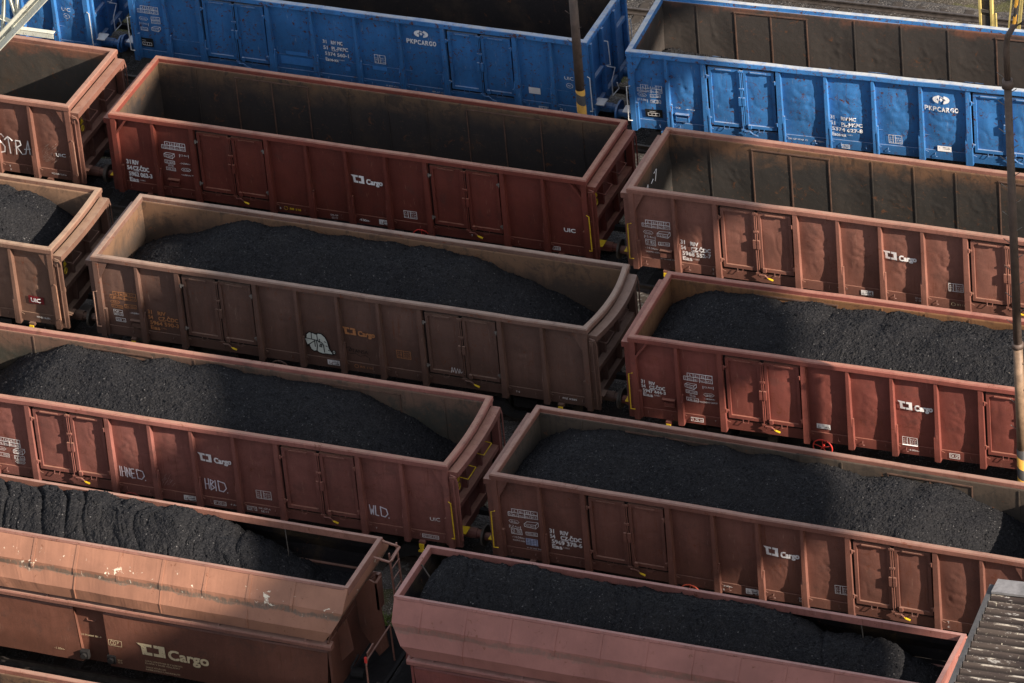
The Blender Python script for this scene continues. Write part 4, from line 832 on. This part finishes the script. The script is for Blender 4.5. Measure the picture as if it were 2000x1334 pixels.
h1 = Hopper('hopper_wagon', (15.1, -18.4, 0), 'pink red hopper wagon at the bottom centre, its side free of lettering', hopper_paint('pink_red_hull', (.280, .116, .092), 42, .5, False), paint('rim_e_right', (.27, .11, .09), 42, dust=(.42,.26,.22)), hin, paint('lower_e_right', (.20, .062, .052), 44, dustamt=.3, rustamt=.72), 42, HG, lend=False)
S = Sheet(); S.poly(LOGO_L, 1.16, 1.38, .60, .30); S.poly(LOGO_R, 1.16, 1.38, .60, .30); S.text('Cargo', 1.84, 1.36, .26, .98, bold=.022); S.build('logo', CREAM, h0.root, h0.surf)
S = Sheet(); S.rect(.37, 1.48, .32, .15, .010); S.text('ČD', .41, 1.50, .11, .14); S.text('P', .58, 1.54, .07)
for i, t in enumerate(('ZAKAZ ZDRZOVANI SE V BLIZKOSTI', 'KLAPEK V DOBE VYKLADKY')): S.text(t, 1.22, 1.20-i*.065, .04, .92-.06*i)
for i, t in enumerate(('ZAKAZ VSTUPU DO', 'NEBEZPECI USKRINUTI')): S.text(t, 1.22, 1.03-i*.065, .04, .5+.34*i)
S.text('-1.20m-', -1.05, 1.12, .05, .26); S.text('OK-GP', .52, 1.08, .04, .12); S.text('SZ 01', .52, 1.02, .04, .12); S.text('33 54 6660 356-8', -.36, 1.55, .045, .50)
S.build('lettering', CREAM, h0.root, h0.surf)
coal_load('coal_load', (1.45, -18.4, 0), 0, 'coal in steep ripples in the orange brown hopper', [(-6, 1.7, 4.02, .1, 1.0, .7), (2.75, 3.1, 3.62, -.1, .9, .5), (3.1, 4.4, 3.05, -.2, .9, .4)], 41, hw=1.02, xr=5.85, zmin=2.72, scal=(0, 1), rip=.10, yrip=.5, dx=.021, group='coal heaped in the hoppers')
coal_load('coal_load', (15.1, -18.4, 0), 0, 'coal in shallow ripples in the pink hopper, a sunlit patch at its right end', [(-5.0, 1.8, 3.98, .1, 1.0, .7), (1.8, 4.1, 3.68, .0, .9, .5)], 42, hw=1.02, xr=5.85, zmin=2.72, scal=(0, 1), rip=.07, yrip=.6, dx=.021, group='coal heaped in the hoppers')

# --- row F: only the far rim of a wagon shows
g, bm_, im = gondola('F0', 'brown wagon cut off by the bottom left corner, only its pinkish top rim showing', (.17, .07, .05), 61, dent=.6)

# ---------------------------------------------------------------- tracks, ground
def track(name, label, pts, group='tracks of the coal yard'):
    o = empty(name, (0, 0, 0)); tag(o, label, 'railway track', group)
    P = np.array(pts, float); seg = np.linalg.norm(np.diff(P, axis=0), axis=1); cum = np.concatenate([[0], np.cumsum(seg)])
    def at(s_): return np.array([np.interp(s_, cum, P[:,0]), np.interp(s_, cum, P[:,1])])
    S_ = np.linspace(0, cum[-1], 60); C = np.array([at(q) for q in S_]); T = np.gradient(C, axis=0); T /= np.linalg.norm(T, axis=1)[:,None]; Nn = np.stack([-T[:,1], T[:,0]], -1)
    prof = [(-.075,-.16),(.075,-.16),(.075,-.145),(.012,-.12),(.012,-.045),(.036,-.035),(.036,0),(-.036,0),(-.036,-.035),(-.012,-.045),(-.012,-.12),(-.075,-.145)]
    for sd in (-1, 1):
        v = []; f = []; n = len(prof)
        for c, t in zip(C, Nn):
            for a, z in prof: v.append((c[0]+t[0]*(sd*.75+a), c[1]+t[1]*(sd*.75+a), z))
        for i in range(len(C)-1):
            for k in range(n): f.append((i*n+k, i*n+(k+1) % n, (i+1)*n+(k+1) % n, (i+1)*n+k))
        link('rail', v, f, STEEL, o)
    m = MB(); m.box(-.12, .12, -1.27, 1.27, -.29, -.163); sl_ = m.build('sleeper', WOOD, o); first = True
    for s_ in np.arange(.3, cum[-1], max(.66, cum[-1]/96)):
        q = sl_ if first else sl_.copy()
        if not first: COL.objects.link(q); q.parent = o
        first = False; c = at(s_); d = at(s_+.1)-at(s_-.1); q.location = (c[0], c[1], 0); q.rotation_euler = (0, 0, math.atan2(d[1], d[0]))
    return o
def tp(ks, ext=(-12, 12)):
    out = []
    for k in ks:
        x, y, a = POSE[k]; out += [(x-5*math.cos(R(a)), y-5*math.sin(R(a))), (x+5*math.cos(R(a)), y+5*math.sin(R(a)))]
    a0 = R(POSE[ks[0]][2]); a1 = R(POSE[ks[-1]][2])
    return [(out[0][0]+ext[0]*math.cos(a0), out[0][1]+ext[0]*math.sin(a0))] + out + [(out[-1][0]+ext[1]*math.cos(a1), out[-1][1]+ext[1]*math.sin(a1))]
track('railway_track', 'empty track crossing the top right corner behind the blue wagons', [(-28, 11.4), (2.5, 12.55), (12.8, 12.9), (34, 13.2)])
track('railway_track', 'track under the blue wagons', tp(['A0', 'A1', 'A2'])); track('railway_track', 'track under the second row, with the dark red wagon', tp(['B0', 'B1', 'B2']))
track('railway_track', 'track under the third row, with the weathered brown coal wagon', tp(['C0', 'C1', 'C2'])); track('railway_track', 'track under the wagon with IHNED and WLD graffiti', tp(['D0', 'D1'], (-20, 12)))
track('railway_track', 'track under the two hopper wagons', [(-30, -18.4), (36, -18.4)])
gm = NT('yard_soil', .9, spec=.1); c = gm.mix(gm.ramp(gm.noise(.35, 5), .4, .65), (.05, .042, .032), (.15, .125, .09)); c = gm.mix(gm.ramp(gm.noise(25, 4, .7), .35, .7), gm.mix(.5, c, (.01,.01,.01)), c)
c = gm.mix(gm.ramp(gm.noise(34, 2, .6), .56, .66, 0, .8), c, (.34, .31, .26)); c = gm.mix(gm.ramp(gm.noise(.8, 4, .6), .52, .62, 0, .5), c, (.10, .105, .03)); gm.bump(gm.noise(25, 4, .7), 1., .05); gm.done(c)
m = MB(); m.add([(-1500,-1500,-.30),(1500,-1500,-.30),(1500,1500,-.30),(-1500,1500,-.30)], [(0,1,2,3)]); tag(m.build('ground', gm.m), kind='structure')
bmx = NT('coal_dusted_ballast', .85, spec=.2); c = bmx.mix(bmx.ramp(bmx.noise(.5, 4), .4, .65), (.032, .029, .028), (.085, .076, .068)); c = bmx.mix(bmx.ramp(bmx.noise(28, 3, .7), .5, .66, 0, .85), c, (.20, .19, .175)); bmx.bump(bmx.noise(22, 4, .75), 1., .06); bmx.done(c)
gvn = VN(901)
for i, (x0, x1, yc, sl_) in enumerate(((-30, 38, 12.6, .02), (-30, 38, 6.2, .006), (-30, 38, .05, .0), (-30, 38, -6.15, .0), (-30, 38, -12.3, .0), (-30, 38, -18.4, 0), (-30, 38, -24.8, 0))):
    X, Y = np.meshgrid(np.arange(x0, x1, .09), np.linspace(-1.75, 1.75, 42)); e = np.clip((1.75-np.abs(Y))/.35, 0, 1)
    rs = np.random.RandomState(i); Z = -.34 + .145*e + rs.rand(*X.shape)*.035 + gvn(X, Y+i*9, 1.3)*.02
    o = grid_mesh('ballast_bed', X, Y + yc + sl_*(X-4), Z, bmx.m, smooth=False); tag(o, kind='structure')
# loose gravel and grass in the strips between the tracks
def scatter_grass(name, label, areas, col, n, hh, seed):
    rs = np.random.RandomState(seed); v = []; f = []; k = 0
    for (x0, x1, y0, y1), cnt in zip(areas, n):
        for _ in range(cnt):
            cx, cy = rs.uniform(x0, x1), rs.uniform(y0, y1)
            if float(gvn(cx, cy, 1.1)) < -.1: continue
            for _b in range(7):
                a = rs.uniform(0, 6.28); h = hh*rs.uniform(.4, 1.2); bx, by = cx+rs.normal()*.04, cy+rs.normal()*.04; dx, dy = math.cos(a)*.012, math.sin(a)*.012; lx, ly = rs.normal()*.05, rs.normal()*.05
                v += [(bx-dx, by-dy, -.31), (bx+dx, by+dy, -.31), (bx+lx, by+ly, -.31+h)]; f.append((k, k+1, k+2)); k += 3
    o = link(name, v, f, col); tag(o, label, 'grass', kind='stuff')
scatter_grass('grass', 'sparse grass and moss between the tracks', [(-8, 8, -15.9, -14.6), (-2, 9, 2.4, 3.8), (-1, 9, 8.6, 10.6), (2, 22, 9, 10.4), (-12, -4, 2.3, 4.0), (4, 10, -9.9, -8.6)], plain('grass_green', (.12, .17, .03), .8), (3500, 500, 900, 500, 250, 60), .13, 5)
STN = plain('grey_gravel', (.30, .27, .23), .85, var=.3)
rs = np.random.RandomState(8); v = []; f = []; k = 0
for (x0, x1, y0, y1, cnt) in ((2, 10, 2.2, 4.0, 2600), (4, 11, -4.0, -2.2, 4200), (3, 10, -10.2, -8.3, 3600), (-3, 9, 8.5, 10.6, 3600), (-9, -3, 2.2, 4, 1200), (-8, -4, -4, -2.3, 1200), (4, 9, -16.2, -14.4, 900)):
    for _ in range(cnt):
        cx, cy, r_ = rs.uniform(x0, x1), rs.uniform(y0, y1), rs.uniform(.015, .045); z = -.30
        p = rs.normal(size=(4, 3)); p /= np.linalg.norm(p, axis=1)[:,None]; p[3] = (0, 0, .8)
        v += [(cx+q[0]*r_, cy+q[1]*r_, z+max(0, q[2])*r_) for q in p]; f += [(k,k+1,k+2),(k,k+1,k+3),(k+1,k+2,k+3),(k+2,k,k+3)]; k += 4
tag(link('gravel', v, f, STN), 'loose grey gravel between the tracks', 'gravel', kind='stuff')

# ---------------------------------------------------------------- poles
PB = plain('brown_grey_pole_paint', (.085, .060, .048), .55, var=.2); PL = plain('pole_sandy_paint', (.19, .125, .08), .55)
stp = NT('hazard_stripes', .55); gz = stp.n('ShaderNodeSeparateXYZ'); stp.L(stp.tc, gz.inputs[0])
q = stp.math('ADD', gz.outputs[2], stp.math('MULTIPLY', gz.outputs[0], .5)); q = stp.math('FRACT', stp.math('DIVIDE', q, .58), 0)
c = stp.mix(stp.math('GREATER_THAN', q, .5), (.03, .03, .03), (.50, .27, .04)); c = stp.mix(stp.ramp(stp.noise(9, 5, .7), .5, .7, 0, .4), c, (.12, .06, .03)); stp.done(c)
p = empty('lamp_post', (4.58, 3.0, -.3)); tag(p, 'brown pole with a striped foot between the blue row and the dark red wagon', 'pole', 'poles between the tracks')
m = MB(); m.tube([(0, 0, 3.30), (.02, 0, 6.4)], .118, 16, .105); m.tube([(.02, 0, 6.4), (.02, 0, 6.5)], .125, 16); m.tube([(.02, 0, 6.5), (.05, 0, 14)], .10, 16, .08); m.build('shaft', PB, p, True)
m = MB(); m.tube([(0, 0, 0), (0, 0, 3.30)], .122, 16, .12); m.build('striped_foot', stp.m, p, True)
for i in range(22):
    z = 3.4 + i*.42; sd = -1 if i % 2 else 1; m = MB(); m.tube([(sd*.09, -.03, z), (sd*.20, -.06, z+.10)], .010, 5); m.build('climbing_peg', PB, p)
m = MB(); m.tube([(.05, 0, 13.9), (.1, -.1, 14.6), (.8, -.5, 15)], .05, 8); m.box(.7, 1.3, -.65, -.4, 14.92, 15.05); m.build('lamp_head', PB, p)
p = empty('lamp_post', (19.95, -9.0, -.3)); tag(p, 'tall pole at the right edge with a curved top arm and climbing pegs', 'pole', 'poles between the tracks')
m = MB(); m.tube([(0, 0, 3.12), (0, 0, 5.9)], .112, 16, .11); m.build('lower_shaft', PL, p, True)
m = MB(); m.tube([(0, 0, 5.9), (0, 0, 6.02)], .135, 16); m.tube([(0, 0, 6.02), (.0, 0, 12.75)], .10, 16, .085); m.tube([(0, 0, 12.75), (0, 0, 12.95)], .135, 16, .12); m.tube([(0, 0, 12.95), (0, 0, 13.75), (.04, 0, 14.05), (.18, 0, 14.32), (.42, 0, 14.46), (.9, 0, 14.5), (1.6, 0, 14.5)], .075, 12, .05); m.build('upper_shaft', PB, p, True)
m = MB(); m.tube([(0, 0, 0), (0, 0, 3.12)], .125, 16, .122); m.build('striped_foot', stp.m, p, True)
for i in range(28):
    z = 3.3 + i*.36; sd = -1 if i % 2 else 1; m = MB(); m.tube([(sd*.09, -.03, z), (sd*.22, -.06, z+.12)], .010, 5); m.build('climbing_peg', SILV, p)
m = MB(); m.box(1.5, 2.1, -.12, .12, 14.42, 14.56); m.build('lamp_head', SILV, p)

# yellow edged mast and its stay beyond the blue wagons
YA = plain('worn_yellow_angle', (.50, .40, .14), .55, var=.25); CC = plain('grey_brown_web', (.07, .062, .05), .8)
p = empty('steel_mast', (13.02, 10.0, -.3)); tag(p, 'upright steel mast with yellow edges behind the blue wagon at the top right', 'mast')
m = MB(); m.box(-.13, .13, -.02, .12, 0, 2.62); m.box(-.13, .13, .02, .12, 2.62, 6); m.build('web_plate', CC, p)
for x in (-.155, .15): m = MB(); m.box(x-.03, x+.03, -.06, .14, 0, 6); m.build('edge_angle', YA, p)
m = MB(); m.box(.25, .28, -.05, 0, 0, 2.72); m.build('edge_strip', YA, p); m = MB(); m.box(-.125, .12, -.05, .0, 2.72, 2.80); m.build('cross_plate', CC, p)
p = empty('mast_stay', (13.45, 10.0, -.3)); tag(p, 'slanted stay with yellow and black stripes in the top right corner', 'stay')
m = MB()
m.beam((0, 0, 0), (.75, .0, 6), .16, .05); m.build('striped_plate', stp.m, p)
for dx in (-.12, .12, .17): m = MB(); m.beam((dx, -.05, 0), (dx+.75, -.05, 6), .025, .04); m.build('edge_angle', YA, p)

# pale lattice girder in the top left corner
PW = paint('pale_green_paint', (.86, .87, .72), 71, rust=(.12, .07, .03), rustamt=.58, dust=(.6, .6, .5), dustamt=.2, grime=.12)
p = empty('lattice_girder', (-7.96, -3.0, 6.37)); tag(p, 'pale green white steel lattice girder crossing the top left corner', 'girder')
def lp(x, y, z): return (x+10, y-.6, z-4)
# members lie in an inclined plane crossing over the wagons
m = MB(); a, b = lp(-10.75, .6, 3.35), lp(-8.55, .6, 5.75); m.beam(a, b, .30, .03, (.5, -.8, -.46)); m.beam(lp(-10.60, .50, 3.32), lp(-8.40, .50, 5.72), .03, .20, (.5, -.8, -.46)); m.build('lower_chord', PW, p)
m = MB(); m.beam(lp(-11.4, .75, 3.95), lp(-9.2, .75, 6.35), .18, .05, (.5, -.8, -.46)); m.build('upper_chord', PW, p)
for (x0, z0), (x1, z1) in (((-10.9, 4.52), (-9.95, 4.22)), ((-10.05, 5.35), (-9.86, 4.32)), ((-9.75, 5.7), (-9.82, 4.40)), ((-10.05, 5.40), (-10.35, 3.80)), ((-9.4, 6.1), (-9.1, 5.1))):
    m = MB(); m.beam(lp(x0, .66, z0), lp(x1, .66, z1), .10, .05, (.3, -.9, -.2)); m.beam(lp(x0+.05, .60, z0), lp(x1+.05, .60, z1), .012, .09, (0, 1, 0)); m.build('lattice_bar', PW, p)
m = MB(); m.beam(lp(-10.0, .6, 4.13), lp(-8.85, .6, 4.13), .14, .02); m.beam(lp(-10.0, .54, 4.06), lp(-8.85, .54, 4.06), .02, .14); m.build('bracket_angle', PW, p)
m = MB(); m.beam(lp(-10.75, .6, 3.35), lp(-16.6, .6, -3.03), .30, .08, (.5, -.8, -.46)); m.beam(lp(-8.55, .6, 5.75), lp(-6.6, .6, 7.88), .30, .08, (.5, -.8, -.46)); m.build('girder_extension', PW, p)

# ---------------------------------------------------------------- corrugated roof, lower right
p = empty('corrugated_roof_shed', (26, -28.8, 0)); tag(p, 'shed with an old corrugated grey brown roof in the lower right corner', 'shed')
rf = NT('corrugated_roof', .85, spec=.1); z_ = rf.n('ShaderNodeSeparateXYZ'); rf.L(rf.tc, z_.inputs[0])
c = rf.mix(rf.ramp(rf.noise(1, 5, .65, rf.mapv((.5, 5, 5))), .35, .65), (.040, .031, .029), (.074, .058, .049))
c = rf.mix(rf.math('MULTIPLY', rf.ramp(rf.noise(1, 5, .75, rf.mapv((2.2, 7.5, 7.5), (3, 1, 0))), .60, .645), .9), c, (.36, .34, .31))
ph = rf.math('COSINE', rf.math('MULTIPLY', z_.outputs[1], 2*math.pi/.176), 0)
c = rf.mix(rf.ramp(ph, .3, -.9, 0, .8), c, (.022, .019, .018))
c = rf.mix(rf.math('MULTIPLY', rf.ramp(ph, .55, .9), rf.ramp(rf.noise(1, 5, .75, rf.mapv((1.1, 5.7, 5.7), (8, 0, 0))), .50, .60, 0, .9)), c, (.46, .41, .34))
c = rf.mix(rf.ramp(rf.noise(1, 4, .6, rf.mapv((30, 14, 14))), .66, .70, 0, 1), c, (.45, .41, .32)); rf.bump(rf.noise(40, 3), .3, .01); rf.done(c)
ys = np.arange(0, 13.2, .022); xs = np.linspace(0, 12, 40); X, Y = np.meshgrid(xs, ys)
Z = 14.0 + X*.053 - Y*.176 +   .042*np.cos(2*np.pi*Y/.176) - .02*((X*.8) % 1.)
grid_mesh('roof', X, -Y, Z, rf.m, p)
m = MB(); m.beam((0, .02, 14.06), (12, .02, 14.06+.636), .42, .05, (0, 0, 1)); m.build('ridge_cap', plain('zinc_cap', (.17, .165, .165), .6), p)
m = MB(); m.beam((-.07, .1, 13.98), (-.07, -13.2, 13.98-2.34), .10, .12, (0, 0, 1)); m.build('verge_board', plain('verge_board', (.05, .05, .052), .7), p)
m = MB(); m.box(.25, 11.6, -12.9, -.2, -.3, 11.35); m.prism([(-.2, 11.35), (-.2, 13.8), (-12.9, 11.5), (-12.9, 11.35)], 'x', .25, 11.6); m.build('wall', plain('shed_brick', (.20, .11, .08), .9), p)
for i in range(4): m = MB(); m.box(.20, .26, -11.5+i*3, -10+i*3, 7, 9); m.build('window', plain('dark_glass', (.02, .03, .035), .1) if i == 0 else bpy.data.materials['dark_glass'], p)

# ---------------------------------------------------------------- unseen bridge-shaped blocker added to shade the middle of the yard
T = 58.0
gx0, gy0, gz0 = 5.45 + T, -7.0 - .27*T, 3.2 + .54*T  # out of view towards the sun, placed so its shadow band crosses the rows
p = empty('shade_blocker', (gx0, gy0, 0)); p.rotation_euler = (0, 0, math.atan2(.887, -.461)); tag(p, 'long grey unseen shadow blocker shaped like a bridge on trestles, added right of the wagons', 'shadow blocker')
GS = plain('blocker_sheet', (.22, .22, .21), .7); m = MB(); GH = 3.35; GW = 2.8
m.prism([(-GW, gz0-GH), (GW, gz0-GH), (GW, gz0+GH-.8), (0, gz0+GH+.4), (-GW, gz0+GH-.8)], 'x', -70, 70); m.build('blocker_body', GS, p)
for i in range(24): m = MB(); m.box(-66+i*5.6, -63.5+i*5.6, GW, GW+.03, gz0-.4, gz0+.7); m.build('window', bpy.data.materials['dark_glass'], p)
for x in (-66, -38, 34, 64):
    m = MB()
    for y in (-2.2, 2.2): m.beam((x, y*1.5, -.3), (x, y, gz0-GH), .5, .5, (0, 1, 0))
    for k in range(5): z = 2+k*5.; m.beam((x, -3.2+k*.2, z), (x, 3.2-k*.2, z+4.5), .2, .2, (1, 0, 0))
    m.build('trestle', STEEL, p)
